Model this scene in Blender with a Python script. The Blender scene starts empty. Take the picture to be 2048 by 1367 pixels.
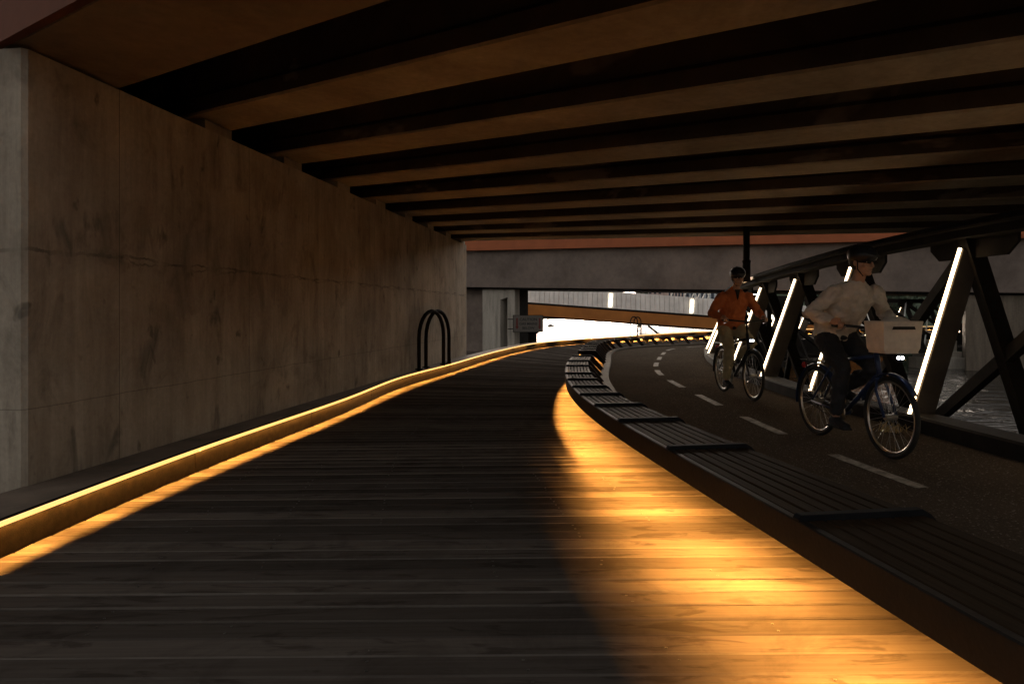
import bpy, bmesh, math, random
from mathutils import Vector, Matrix
from mathutils.geometry import tessellate_polygon
random.seed(7)
R = math.radians
SC = bpy.context.scene
COL = SC.collection

# ------------------------------------------------------------------ camera
CAMH = 1.44
F = 2048 * 24.0 / 36.0
HORIZON = 621.0
cam_data = bpy.data.cameras.new("camera")
cam_data.lens = 24.0
cam_data.sensor_width = 36.0
cam_data.shift_y = -(683.5 - HORIZON) / 2048.0
cam_data.clip_start = 0.05
cam_data.clip_end = 3000.0
cam = bpy.data.objects.new("camera", cam_data)
COL.objects.link(cam)
cam.location = (0, 0, CAMH)
cam.rotation_euler = (R(90), 0, 0)
SC.camera = cam

# ------------------------------------------------------------------ world and sun (dusk, low sun ahead)
SUN_EL, SUN_AZ = R(3.5), R(6.0)          # azimuth clockwise from +Y
world = bpy.data.worlds.new("World")
SC.world = world
world.use_nodes = True
wn = world.node_tree.nodes
wl = world.node_tree.links
wn.clear()
w_out = wn.new('ShaderNodeOutputWorld')
w_bg = wn.new('ShaderNodeBackground')
w_sky = wn.new('ShaderNodeTexSky')
w_sky.sky_type = 'NISHITA'
w_sky.sun_disc = False
w_sky.sun_elevation = SUN_EL
w_sky.sun_rotation = SUN_AZ
w_sky.dust_density = 3.0
w_sky.air_density = 1.0
w_sky.ozone_density = 1.0
w_hs = wn.new('ShaderNodeHueSaturation')
w_hs.inputs['Saturation'].default_value = 0.22
wl.new(w_sky.outputs[0], w_hs.inputs['Color'])
w_wb = wn.new('ShaderNodeMix')          # white balance of the photograph
w_wb.data_type = 'RGBA'
w_wb.blend_type = 'MULTIPLY'
w_wb.inputs[0].default_value = 1.0
w_wb.inputs[7].default_value = (1.10, 1.0, 0.91, 1.0)
wl.new(w_hs.outputs[0], w_wb.inputs[6])
wl.new(w_wb.outputs[2], w_bg.inputs['Color'])
w_bg.inputs['Strength'].default_value = 0.15
wl.new(w_bg.outputs[0], w_out.inputs['Surface'])

sun_data = bpy.data.lights.new("sun", 'SUN')
sun_data.energy = 0.5
sun_data.angle = R(6)
sun_data.color = (1.0, 0.82, 0.62)
sun = bpy.data.objects.new("sun", sun_data)
COL.objects.link(sun)
sd = Vector((math.sin(SUN_AZ) * math.cos(SUN_EL), math.cos(SUN_AZ) * math.cos(SUN_EL), math.sin(SUN_EL)))
sun.rotation_euler = sd.to_track_quat('Z', 'Y').to_euler()
sun.location = (0, 60, 30)

SC.view_settings.view_transform = 'Standard'
SC.view_settings.look = 'None'
SC.view_settings.exposure = 2.0
SC.view_settings.gamma = 1.0
SC.render.engine = 'CYCLES'
SC.cycles.use_denoising = True
SC.cycles.max_bounces = 8
SC.cycles.diffuse_bounces = 5
SC.cycles.glossy_bounces = 3
SC.cycles.sample_clamp_indirect = 4.0
SC.cycles.caustics_reflective = False
SC.cycles.caustics_refractive = False

AMBER = (1.0, 0.42, 0.078)
WARMW = (1.0, 0.74, 0.44)
BENCH_W = 17.5          # watts per metre of bench strip
KERB_W = 6.8           # watts per metre of kerb strip

# ------------------------------------------------------------------ helpers
def at(px, py, z):
    """photo pixel -> point on the horizontal plane z"""
    y = (CAMH - z) * F / (py - HORIZON)
    return Vector(((px - 1024.0) / F * y, y, z))

def atd(px, py, y):
    """photo pixel -> point at distance y"""
    return Vector(((px - 1024.0) / F * y, y, CAMH + (HORIZON - py) / F * y))

def tag(o, label=None, cat=None, group=None, kind=None):
    if label: o["label"] = label
    if cat: o["category"] = cat
    if group: o["group"] = group
    if kind: o["kind"] = kind
    return o

def empty(name, loc=(0, 0, 0), rz=0.0, label=None, cat=None, group=None, kind=None):
    o = bpy.data.objects.new(name, None)
    o.empty_display_size = 0.2
    COL.objects.link(o)
    o.location = loc
    o.rotation_euler = (0, 0, rz)
    return tag(o, label, cat, group, kind)

class MB:
    """collects geometry, then links it as one mesh object"""
    def __init__(self):
        self.v, self.f, self.uv, self.mi = [], [], [], []
    def add(self, verts, faces, uvs=None, mi=0):
        b = len(self.v)
        self.v += [tuple(p) for p in verts]
        for k, f in enumerate(faces):
            self.f.append([i + b for i in f])
            self.uv.append(uvs[k] if uvs else None)
            self.mi.append(mi)
        return self
    def box(self, c, s, rz=0.0, mi=0, M=None):
        x, y, z = s[0] / 2, s[1] / 2, s[2] / 2
        P = [(-x, -y, -z), (x, -y, -z), (x, y, -z), (-x, y, -z), (-x, -y, z), (x, -y, z), (x, y, z), (-x, y, z)]
        m = M or Matrix.Rotation(rz, 3, 'Z')
        c = Vector(c)
        return self.add([c + m @ Vector(p) for p in P],
                        [(0, 3, 2, 1), (4, 5, 6, 7), (0, 1, 5, 4), (1, 2, 6, 5), (2, 3, 7, 6), (3, 0, 4, 7)], mi=mi)
    def bar(self, a, b, w, h, up=(0, 0, 1), mi=0):
        """rectangular bar from a to b, w across, h along up"""
        a, b = Vector(a), Vector(b)
        d = (b - a)
        L = d.length
        d.normalize()
        u = Vector(up)
        r = d.cross(u)
        if r.length < 1e-4:
            r = d.cross(Vector((1, 0, 0)))
        r.normalize()
        u = r.cross(d).normalized()
        m = Matrix((r, d, u)).transposed()
        return self.box((a + b) / 2, (w, L, h), M=m, mi=mi)
    def tube(self, pts, r, n=8, closed=False, mi=0, caps=True):
        pts = [Vector(p) for p in pts]
        N = len(pts)
        rr = r if isinstance(r, (list, tuple)) else [r] * N
        V = []
        prev = None
        for i, p in enumerate(pts):
            if closed:
                d = pts[(i + 1) % N] - pts[i - 1]
            else:
                d = pts[min(i + 1, N - 1)] - pts[max(i - 1, 0)]
            d.normalize()
            if prev is None:
                a = d.cross(Vector((0, 0, 1)))
                if a.length < 1e-3:
                    a = d.cross(Vector((1, 0, 0)))
            else:
                a = prev - d * prev.dot(d)
            a.normalize()
            prev = a
            b = d.cross(a)
            for k in range(n):
                t = 2 * math.pi * k / n
                V.append(p + (a * math.cos(t) + b * math.sin(t)) * rr[i])
        Fc = []
        rng = N if closed else N - 1
        for i in range(rng):
            j = (i + 1) % N
            for k in range(n):
                l = (k + 1) % n
                Fc.append((i * n + k, i * n + l, j * n + l, j * n + k))
        if caps and not closed:
            Fc.append(tuple(range(n))[::-1])
            Fc.append(tuple((N - 1) * n + k for k in range(n)))
        return self.add(V, Fc, mi=mi)
    def ell(self, c, r, nu=12, nv=8, M=None, mi=0):
        c = Vector(c)
        m = M or Matrix.Identity(3)
        V = [c + m @ Vector((0, 0, -r[2]))]
        for j in range(1, nv):
            a = -math.pi / 2 + math.pi * j / nv
            for i in range(nu):
                t = 2 * math.pi * i / nu
                V.append(c + m @ Vector((r[0] * math.cos(a) * math.cos(t), r[1] * math.cos(a) * math.sin(t), r[2] * math.sin(a))))
        V.append(c + m @ Vector((0, 0, r[2])))
        Fc = []
        for i in range(nu):
            Fc.append((0, 1 + (i + 1) % nu, 1 + i))
        for j in range(nv - 2):
            for i in range(nu):
                a, b = 1 + j * nu + i, 1 + j * nu + (i + 1) % nu
                Fc.append((a, b, b + nu, a + nu))
        e = len(V) - 1
        for i in range(nu):
            Fc.append((e, 1 + (nv - 2) * nu + i, 1 + (nv - 2) * nu + (i + 1) % nu))
        return self.add(V, Fc, mi=mi)
    def prism(self, poly, d, mi=0):
        """closed polygon (3-D points) extruded by the vector d"""
        n = len(poly)
        A = [Vector(p) for p in poly]
        B = [p + Vector(d) for p in A]
        Fc = [tuple(range(n))[::-1], tuple(range(n, 2 * n))]
        for i in range(n):
            j = (i + 1) % n
            Fc.append((i, j, n + j, n + i))
        return self.add(A + B, Fc, mi=mi)
    def sweep(self, line, prof, closed=True, mi=0, caps=True):
        """line: list of (point2d, right2d); prof: list of (offset to the right, z)"""
        n = len(prof)
        V = []
        for p, r in line:
            for o, z in prof:
                V.append((p[0] + r[0] * o, p[1] + r[1] * o, z))
        Fc = []
        m = n if closed else n - 1
        for i in range(len(line) - 1):
            for k in range(m):
                l = (k + 1) % n
                Fc.append((i * n + k, i * n + l, (i + 1) * n + l, (i + 1) * n + k))
        if closed and caps:
            Fc.append(tuple(range(n))[::-1])
            Fc.append(tuple((len(line) - 1) * n + k for k in range(n)))
        return self.add(V, Fc, mi=mi)
    def flat(self, poly, z0, z1):
        """horizontal slab over a simple polygon"""
        P = [Vector((p[0], p[1], 0)) for p in poly]
        n = len(P)
        T = tessellate_polygon([P])
        V = [(p.x, p.y, z1) for p in P] + [(p.x, p.y, z0) for p in P]
        Fc = []
        for t in T:
            a, b, c = (P[i] for i in t)
            up = (b - a).cross(c - a).z > 0
            tt = tuple(t) if up else tuple(t)[::-1]
            Fc.append(tt)
            Fc.append(tuple(i + n for i in tt[::-1]))
        for i in range(n):
            j = (i + 1) % n
            Fc.append((i, j, n + j, n + i))
        return self.add(V, Fc)
    def build(self, name, mat, parent=None, smooth=False, bevel=0.0, fixn=True):
        me = bpy.data.meshes.new(name)
        me.from_pydata(self.v, [], self.f)
        if any(u is not None for u in self.uv):
            L = me.uv_layers.new(name="UVMap")
            k = 0
            for fi, f in enumerate(self.f):
                u = self.uv[fi]
                for j in range(len(f)):
                    L.data[k].uv = u[j] if u else (0, 0)
                    k += 1
        mats = mat if isinstance(mat, (list, tuple)) else [mat]
        for m in mats:
            me.materials.append(m)
        if len(mats) > 1:
            for p, i in zip(me.polygons, self.mi):
                p.material_index = i
        if fixn:
            bm = bmesh.new()
            bm.from_mesh(me)
            bmesh.ops.recalc_face_normals(bm, faces=bm.faces)
            bm.to_mesh(me)
            bm.free()
        if smooth:
            for p in me.polygons:
                p.use_smooth = True
        o = bpy.data.objects.new(name, me)
        COL.objects.link(o)
        if parent is not None:
            o.parent = parent
        if bevel:
            b = o.modifiers.new("bevel", 'BEVEL')
            b.width = bevel
            b.segments = 2
            b.limit_method = 'ANGLE'
        return o

class Path:
    """Catmull-Rom curve in plan, resampled by arc length"""
    def __init__(self, pts, sub=24):
        P = [Vector((p[0], p[1])) for p in pts]
        P = [P[0] * 2 - P[1]] + P + [P[-1] * 2 - P[-2]]
        out = []
        for i in range(1, len(P) - 2):
            p0, p1, p2, p3 = P[i - 1:i + 3]
            d = [max((b - a).length, 1e-6) ** 0.5 for a, b in ((p0, p1), (p1, p2), (p2, p3))]
            t0, t1 = 0, d[0]
            t2, t3 = t1 + d[1], t1 + d[1] + d[2]
            for k in range(sub):
                t = t1 + (t2 - t1) * k / sub
                a1 = p0 * ((t1 - t) / (t1 - t0)) + p1 * ((t - t0) / (t1 - t0))
                a2 = p1 * ((t2 - t) / (t2 - t1)) + p2 * ((t - t1) / (t2 - t1))
                a3 = p2 * ((t3 - t) / (t3 - t2)) + p3 * ((t - t2) / (t3 - t2))
                b1 = a1 * ((t2 - t) / (t2 - t0)) + a2 * ((t - t0) / (t2 - t0))
                b2 = a2 * ((t3 - t) / (t3 - t1)) + a3 * ((t - t1) / (t3 - t1))
                out.append(b1 * ((t2 - t) / (t2 - t1)) + b2 * ((t - t1) / (t2 - t1)))
        out.append(P[-2])
        self.p = out
        self.s = [0.0]
        for a, b in zip(out, out[1:]):
            self.s.append(self.s[-1] + (b - a).length)
        self.len = self.s[-1]
    def at(self, s):
        s = min(max(s, 0.0), self.len - 1e-6)
        lo, hi = 0, len(self.s) - 1
        while hi - lo > 1:
            m = (lo + hi) // 2
            if self.s[m] <= s: lo = m
            else: hi = m
        t = (s - self.s[lo]) / (self.s[hi] - self.s[lo])
        return self.p[lo].lerp(self.p[hi], t)
    def tan(self, s):
        return (self.at(s + 0.15) - self.at(s - 0.15)).normalized()
    def right(self, s):
        t = self.tan(s)
        return Vector((t.y, -t.x))
    def off(self, s, o):
        return self.at(s) + self.right(s) * o
    def s_at_y(self, y):
        for a, b, s0, s1 in zip(self.p, self.p[1:], self.s, self.s[1:]):
            if a.y <= y <= b.y:
                return s0 + (s1 - s0) * (y - a.y) / max(b.y - a.y, 1e-9)
        return 0.0
    def line(self, s0, s1, step):
        n = max(1, int(math.ceil((s1 - s0) / step)))
        return [(self.at(s0 + (s1 - s0) * i / n), self.right(s0 + (s1 - s0) * i / n)) for i in range(n + 1)]

def area_light(name, loc, direction, along, length, width, watts, color, parent, spread=180):
    d = bpy.data.lights.new(name, 'AREA')
    d.shape = 'RECTANGLE'
    d.size, d.size_y = length, width
    d.energy = watts
    d.color = color
    d.spread = R(spread)
    o = bpy.data.objects.new(name, d)
    COL.objects.link(o)
    z = -Vector(direction).normalized()
    x = Vector(along)
    x = (x - z * x.dot(z)).normalized()
    y = z.cross(x)
    m = Matrix((x, y, z)).transposed().to_4x4()
    m.translation = Vector(loc)
    o.matrix_world = m
    if parent is not None:
        o.parent = parent
        o.matrix_parent_inverse = parent.matrix_world.inverted() if False else Matrix.Identity(4)
    return o

# ------------------------------------------------------------------ materials
MATS = {}
class Nodes:
    def __init__(self, name, rough=0.7, spec=0.5, metal=0.0):
        m = bpy.data.materials.new(name)
        m.use_nodes = True
        self.m, self.nt = m, m.node_tree
        self.n, self.l = m.node_tree.nodes, m.node_tree.links
        self.b = self.n['Principled BSDF']
        self.b.inputs['Roughness'].default_value = rough
        self.b.inputs['Specular IOR Level'].default_value = spec
        self.b.inputs['Metallic'].default_value = metal
        MATS[name] = m
    def coord(self, which='Object', scale=(1, 1, 1), rot=(0, 0, 0), loc=(0, 0, 0)):
        tc = self.n.new('ShaderNodeTexCoord')
        mp = self.n.new('ShaderNodeMapping')
        mp.inputs['Scale'].default_value = scale
        mp.inputs['Rotation'].default_value = rot
        mp.inputs['Location'].default_value = loc
        self.l.new(tc.outputs[which], mp.inputs[0])
        return mp.outputs[0]
    def noise(self, vec, scale, detail=4, rough=0.55, dist=0.0):
        t = self.n.new('ShaderNodeTexNoise')
        t.inputs['Scale'].default_value = scale
        t.inputs['Detail'].default_value = detail
        t.inputs['Roughness'].default_value = rough
        t.inputs['Distortion'].default_value = dist
        self.l.new(vec, t.inputs['Vector'])
        return t.outputs['Fac']
    def ramp(self, fac, stops):
        r = self.n.new('ShaderNodeValToRGB')
        e = r.color_ramp.elements
        while len(e) < len(stops): e.new(0.5)
        for el, (p, c) in zip(e, stops):
            el.position = p
            el.color = c if len(c) == 4 else (*c, 1)
        self.l.new(fac, r.inputs[0])
        return r.outputs[0]
    def mix(self, fac, a, b, mode='MIX'):
        x = self.n.new('ShaderNodeMix')
        x.data_type = 'RGBA'
        x.blend_type = mode
        for sock, val in ((x.inputs[0], fac), (x.inputs[6], a), (x.inputs[7], b)):
            if hasattr(val, 'is_linked') or isinstance(val, bpy.types.NodeSocket):
                self.l.new(val, sock)
            elif isinstance(val, (int, float)):
                sock.default_value = val
            else:
                sock.default_value = (*val, 1) if len(val) == 3 else val
        return x.outputs[2]
    def math(self, op, a, b=0.5, c=None):
        x = self.n.new('ShaderNodeMath')
        x.operation = op
        for i, val in enumerate((a, b) if c is None else (a, b, c)):
            if isinstance(val, bpy.types.NodeSocket): self.l.new(val, x.inputs[i])
            else: x.inputs[i].default_value = val
        return x.outputs[0]
    def sep(self, vec):
        x = self.n.new('ShaderNodeSeparateXYZ')
        self.l.new(vec, x.inputs[0])
        return x.outputs
    def color(self, c):
        if isinstance(c, bpy.types.NodeSocket): self.l.new(c, self.b.inputs['Base Color'])
        else: self.b.inputs['Base Color'].default_value = (*c, 1)
        return self
    def roughn(self, r):
        self.l.new(r, self.b.inputs['Roughness'])
    def bump(self, h, strength=0.3, dist=0.01):
        x = self.n.new('ShaderNodeBump')
        x.inputs['Strength'].default_value = strength
        x.inputs['Distance'].default_value = dist
        self.l.new(h, x.inputs['Height'])
        self.l.new(x.outputs[0], self.b.inputs['Normal'])

def simple(name, col, rough=0.6, metal=0.0, var=0.25, scale=6.0, spec=0.3, bump=0.0):
    k = Nodes(name, rough, spec, metal)
    v = k.coord('Object')
    f = k.noise(v, scale, 5, 0.6)
    lo = tuple(c * (1 - var) for c in col)
    hi = tuple(min(1, c * (1 + var)) for c in col)
    k.color(k.ramp(f, [(0.3, lo), (0.7, hi)]))
    if bump:
        k.bump(k.noise(v, scale * 8, 4), bump, 0.01)
    return k.m

def emis(name, col, strength):
    m = bpy.data.materials.new(name)
    m.use_nodes = True
    b = m.node_tree.nodes['Principled BSDF']
    b.inputs['Base Color'].default_value = (0.8, 0.8, 0.8, 1)
    b.inputs['Emission Color'].default_value = (*col, 1)
    b.inputs['Emission Strength'].default_value = strength
    MATS[name] = m
    return m

# weathered timber decking: UV.x runs along a board in metres, UV.y is one unit per board
k = Nodes('deck_timber', 0.75, 0.0)
uv = k.coord('UV', (1, 1, 1))
sx = k.sep(uv)
brd = k.math('FLOOR', sx[1])
wn_ = k.n.new('ShaderNodeTexWhiteNoise'); wn_.noise_dimensions = '1D'
k.l.new(brd, wn_.inputs['W'])
cmb = k.n.new('ShaderNodeCombineXYZ')
k.l.new(k.math('MULTIPLY_ADD', wn_.outputs['Value'], 37.0, sx[0]), cmb.inputs[0])
k.l.new(k.math('MULTIPLY', sx[1], 0.16), cmb.inputs[1])
mp2 = k.n.new('ShaderNodeMapping'); mp2.inputs['Scale'].default_value = (1.1, 34, 1)
k.l.new(cmb.outputs[0], mp2.inputs[0])
grain = k.noise(mp2.outputs[0], 1.0, 6, 0.65, 0.4)
mp3 = k.n.new('ShaderNodeMapping'); mp3.inputs['Scale'].default_value = (2.2, 9, 1)
k.l.new(cmb.outputs[0], mp3.inputs[0])
blot = k.noise(mp3.outputs[0], 1.0, 5, 0.6, 0.8)
base = k.ramp(grain, [(0.25, (0.054, 0.046, 0.040)), (0.5, (0.071, 0.062, 0.055)), (0.78, (0.088, 0.077, 0.068))])
tone = k.ramp(wn_.outputs['Value'], [(0.0, (0.62, 0.60, 0.58)), (0.5, (1.0, 0.97, 0.95)), (1.0, (1.32, 1.28, 1.24))])
base = k.mix(1.0, base, tone, 'MULTIPLY')
stain = k.ramp(blot, [(0.55, (0, 0, 0)), (0.63, (1, 1, 1))])
base = k.mix(k.math('MULTIPLY', stain, 0.5), base, (0.020, 0.015, 0.012))
obj = k.coord('Object')
big = k.ramp(k.noise(obj, 1.5, 6, 0.68, 0.7), [(0.50, (0, 0, 0)), (0.66, (1, 1, 1))])
base = k.mix(k.math('MULTIPLY', big, 0.45), base, (0.024, 0.019, 0.016))
edge_glint = k.math('LESS_THAN', k.math('FRACT', sx[1]), 0.085)  # light stripe on each board's near edge: sky glint put in the colour
wv = k.math('MULTIPLY', k.ramp(blot, [(0.35, (0.15, 0.15, 0.15)), (0.6, (0.75, 0.75, 0.75))]), wn_.outputs['Value'])
base = k.mix(k.math('MULTIPLY', edge_glint, k.math('MULTIPLY', wv, 0.75)), base, (0.17, 0.155, 0.14))
k.color(base)
k.roughn(k.ramp(grain, [(0.3, (0.85, 0.85, 0.85)), (0.8, (0.68, 0.68, 0.68))]))
k.bump(grain, 0.35, 0.004)

simple('screw_metal', (0.07, 0.062, 0.055), 0.5, 0.5)

# formed concrete of the abutment: object x runs along the wall, z up
k = Nodes('wall_concrete', 0.9, 0.1)
v = k.coord('Object')
s = k.sep(v)
streak = k.noise(k.coord('Object', (2.2, 2.2, 0.42)), 1.5, 8, 0.70, 0.35)
cloud = k.noise(v, 0.8, 6, 0.6, 0.4)
fine = k.noise(v, 22, 5, 0.7)
c = k.ramp(streak, [(0.30, (0.13, 0.108, 0.085)), (0.5, (0.33, 0.285, 0.23)), (0.72, (0.52, 0.46, 0.38))])
c = k.mix(0.55, c, k.ramp(cloud, [(0.32, (0.17, 0.142, 0.112)), (0.68, (0.52, 0.455, 0.37))]), 'MIX')
c = k.mix(0.35, c, k.ramp(fine, [(0.3, (0.6, 0.6, 0.6)), (0.7, (1.15, 1.15, 1.15))]), 'MULTIPLY')
fs = k.noise(k.coord('Object', (11, 11, 0.5)), 1.6, 5, 0.7)
c = k.mix(0.24, c, k.ramp(fs, [(0.32, (0.55, 0.54, 0.52)), (0.66, (1.18, 1.17, 1.15))]), 'MULTIPLY')
holes = k.ramp(k.noise(k.coord('Object', (1.9, 1.9, 1.25), loc=(5, 2, 1)), 2.6, 3, 0.6, 0.3), [(0.66, (0, 0, 0)), (0.74, (1, 1, 1))])
c = k.mix(k.math('MULTIPLY', holes, 0.6), c, (0.06, 0.052, 0.044))
blotch = k.ramp(k.noise(k.coord('Object', (1.1, 1.1, 0.7), loc=(3, 1, 7)), 2.4, 6, 0.66, 0.9), [(0.54, (0, 0, 0)), (0.70, (1, 1, 1))])
c = k.mix(k.math('MULTIPLY', blotch, 0.5), c, (0.10, 0.085, 0.068))
# dark drips and smudges
spots = k.ramp(k.noise(k.coord('Object', (2.4, 2.4, 0.9)), 1.5, 4, 0.55, 0.6), [(0.62, (0, 0, 0)), (0.72, (1, 1, 1))])
c = k.mix(k.math('MULTIPLY', spots, 0.62), c, (0.055, 0.048, 0.042))
# the ragged pour line at about 1.9 m
wob = k.noise(k.coord('Object', (1, 1, 0.0)), 1.4, 6, 0.62)
h = k.math('SUBTRACT', s[2], k.math('MULTIPLY_ADD', wob, 0.20, 1.78))
brk = k.ramp(k.noise(k.coord('Object', (1, 1, 0.0), loc=(9, 0, 0)), 2.6, 4, 0.6), [(0.40, (0.05, 0.05, 0.05)), (0.62, (1, 1, 1))])
p1 = k.math('LESS_THAN', k.math('ABSOLUTE', h), k.math('MULTIPLY', k.noise(v, 6, 4), 0.022))
h2 = k.math('SUBTRACT', s[2], k.math('MULTIPLY_ADD', k.noise(k.coord('Object', (1, 1, 0.0), loc=(4, 4, 0)), 1.9, 7, 0.66), 0.26, 1.73))
p2 = k.math('LESS_THAN', k.math('ABSOLUTE', h2), k.math('MULTIPLY', k.noise(v, 9, 4), 0.018))
pour = k.math('MULTIPLY', k.math('MAXIMUM', p1, k.math('MULTIPLY', p2, 0.8)), brk)
# vertical form joints each 2.06 m
fx = k.math('FRACT', k.math('DIVIDE', k.math('ADD', s[0], 0.10), 2.06))
joint = k.math('LESS_THAN', k.math('ABSOLUTE', k.math('SUBTRACT', fx, 0.5)), 0.0018)
fz = k.math('LESS_THAN', k.math('ABSOLUTE', k.math('SUBTRACT', s[2], k.math('MULTIPLY_ADD', wob, 0.05, 0.72))), 0.004)
mark = k.math('MAXIMUM', k.math('MAXIMUM', pour, joint), k.math('MULTIPLY', fz, 0.6))
c = k.mix(k.math('MULTIPLY', mark, 0.7), c, (0.05, 0.043, 0.037))
k.color(c)
k.bump(k.math('SUBTRACT', k.math('MULTIPLY_ADD', streak, 0.4, fine), k.math('MULTIPLY', mark, 1.2)), 0.4, 0.012)

def concrete(name, col, sc=1.0, streaky=True):
    k = Nodes(name, 0.85, 0.25)
    v = k.coord('Object')
    a = k.noise(k.coord('Object', (2.5, 2.5, 0.3) if streaky else (1, 1, 1)), 1.3 * sc, 6, 0.65)
    b = k.noise(v, 16 * sc, 5, 0.7)
    c = k.ramp(a, [(0.28, tuple(x * 0.55 for x in col)), (0.5, col), (0.75, tuple(min(1, x * 1.3) for x in col))])
    c = k.mix(0.4, c, k.ramp(b, [(0.3, (0.6, 0.6, 0.6)), (0.7, (1.2, 1.2, 1.2))]), 'MULTIPLY')
    k.color(c)
    k.bump(b, 0.3, 0.01)
    return k.m
concrete('pier_concrete', (0.34, 0.31, 0.27))
concrete('dark_pier_concrete', (0.15, 0.122, 0.095))
concrete('girder_concrete', (0.165, 0.130, 0.112), 0.25, False)
concrete('kerb_concrete', (0.085, 0.07, 0.055))

# beams: pale concrete soffits with patches, webs in a much darker tone
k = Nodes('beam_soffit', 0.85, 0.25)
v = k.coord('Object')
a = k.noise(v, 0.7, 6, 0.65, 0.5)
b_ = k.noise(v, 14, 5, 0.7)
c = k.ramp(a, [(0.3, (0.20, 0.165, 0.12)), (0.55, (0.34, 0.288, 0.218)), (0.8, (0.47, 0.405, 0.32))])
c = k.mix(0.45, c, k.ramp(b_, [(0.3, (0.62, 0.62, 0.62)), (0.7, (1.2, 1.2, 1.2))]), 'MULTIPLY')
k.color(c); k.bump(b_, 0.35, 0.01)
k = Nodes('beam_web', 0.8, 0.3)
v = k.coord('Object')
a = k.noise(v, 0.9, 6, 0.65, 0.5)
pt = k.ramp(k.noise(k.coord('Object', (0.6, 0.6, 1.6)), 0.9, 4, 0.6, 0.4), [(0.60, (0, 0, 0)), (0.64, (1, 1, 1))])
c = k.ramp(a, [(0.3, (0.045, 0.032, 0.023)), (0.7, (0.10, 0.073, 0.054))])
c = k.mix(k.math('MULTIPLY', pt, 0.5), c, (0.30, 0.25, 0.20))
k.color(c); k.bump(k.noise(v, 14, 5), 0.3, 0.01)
concrete('edge_soffit', (0.19, 0.15, 0.105), 0.6, False)  # darker concrete tone for the underside of the edge beam
simple('deck_slab_concrete', (0.055, 0.045, 0.037), 0.9, 0, 0.35, 1.5)

simple('dark_terracotta', (0.12, 0.042, 0.024), 0.75, 0, 0.2, 1.5, spec=.1)
simple('terracotta_paint', (0.30, 0.085, 0.030), 0.6, 0, 0.16, 1.2)
simple('orange_paint', (0.36, 0.135, 0.028), 0.5, 0, 0.15, 0.8)
simple('black_steel', (0.014, 0.012, 0.011), 0.8, 0.0, 0.4, 5, spec=0.12)
simple('truss_steel', (0.014, 0.011, 0.009), 0.8, 0.0, 0.5, 4, spec=0.12, bump=0.15)
simple('fin_steel', (0.06, 0.047, 0.035), 0.5, 0.2, 0.3, 3)
simple('pale_steel', (0.52, 0.52, 0.5), 0.45, 0.2, 0.15, 3)
simple('lit_tip_bronze', (0.42, 0.30, 0.17), 0.35, 0.9, 0.2, 3)
simple('fence_metal', (0.80, 0.77, 0.74), 0.55, 0.0, 0.18, 0.9)
simple('fence_groove', (0.16, 0.15, 0.145), 0.6)
simple('lane_paint', (0.29, 0.265, 0.23), 0.8, 0, 0.55, 14, spec=.05)
simple('kerb_plate', (0.0095, 0.0072, 0.005), 0.8, 0.0, 0.5, 16, spec=.03, bump=0.3)
simple('ledge_timber', (0.115, 0.088, 0.068), 0.65, 0, 0.4, 3, bump=0.2)
simple('foliage_dark', (0.045, 0.065, 0.04), 0.7, 0, 0.5, 0.8)
simple('bark', (0.10, 0.08, 0.06), 0.9, 0, 0.3, 5)
simple('straw', (0.42, 0.32, 0.16), 0.8, 0, 0.4, 30)
simple('far_paint_rose', (0.55, 0.42, 0.38), 0.8, 0, 0.15, 0.3)
simple('far_paint_grey', (0.36, 0.40, 0.45), 0.8, 0, 0.15, 0.3)
simple('far_glass', (0.05, 0.06, 0.08), 0.15, 0, 0.2, 0.3)
simple('bank_soil', (0.10, 0.085, 0.065), 0.95, 0, 0.3, 0.2)
simple('sign_white', (0.10, 0.088, 0.076), 0.6, 0, 0.1, 3)
simple('sign_red', (0.10, 0.014, 0.01), 0.6, 0, 0.1, 3)
simple('sign_black', (0.012, 0.011, 0.010), 0.6, 0, 0.1, 3)
simple('boat_hull', (0.16, 0.15, 0.14), 0.5, 0, 0.2, 2)

# timber of the bench slats: UV like the deck
k = Nodes('bench_timber', 0.7, 0.03)
uv = k.coord('UV', (1.4, 1, 1))
g = k.noise(k.coord('UV', (2.0, 34, 1)), 1.0, 6, 0.65, 0.3)
c = k.ramp(g, [(0.25, (0.013, 0.0085, 0.005)), (0.5, (0.025, 0.0165, 0.010)), (0.8, (0.042, 0.028, 0.018))])
k.color(c); k.bump(g, 0.3, 0.003)
simple('bench_front', (0.0065, 0.004, 0.0028), 0.65, 0, 0.4, 5, bump=0.2)
simple('bracket_steel', (0.008, 0.009, 0.011), 0.7, 0.0, 0.3, 8, spec=.08)

# asphalt
k = Nodes('asphalt', 0.92, 0.0)
v = k.coord('Object')
g = k.noise(v, 130, 3, 0.7)
vor = k.n.new('ShaderNodeTexVoronoi'); vor.inputs['Scale'].default_value = 95
k.l.new(v, vor.inputs['Vector'])
c = k.ramp(g, [(0.3, (0.06, 0.047, 0.036)), (0.6, (0.11, 0.088, 0.068)), (0.78, (0.22, 0.18, 0.14))])
c = k.mix(0.5, c, k.ramp(k.noise(v, 1.1, 5, 0.6), [(0.3, (0.72, 0.72, 0.72)), (0.7, (1.2, 1.2, 1.2))]), 'MULTIPLY')
speck = k.ramp(vor.outputs['Color'], [(0.80, (0, 0, 0)), (0.9, (1, 1, 1))])
c = k.mix(k.math('MULTIPLY', speck, 0.6), c, (0.33, 0.30, 0.26))
k.color(c)
k.bump(k.math('ADD', g, vor.outputs['Distance']), 0.6, 0.006)

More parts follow.
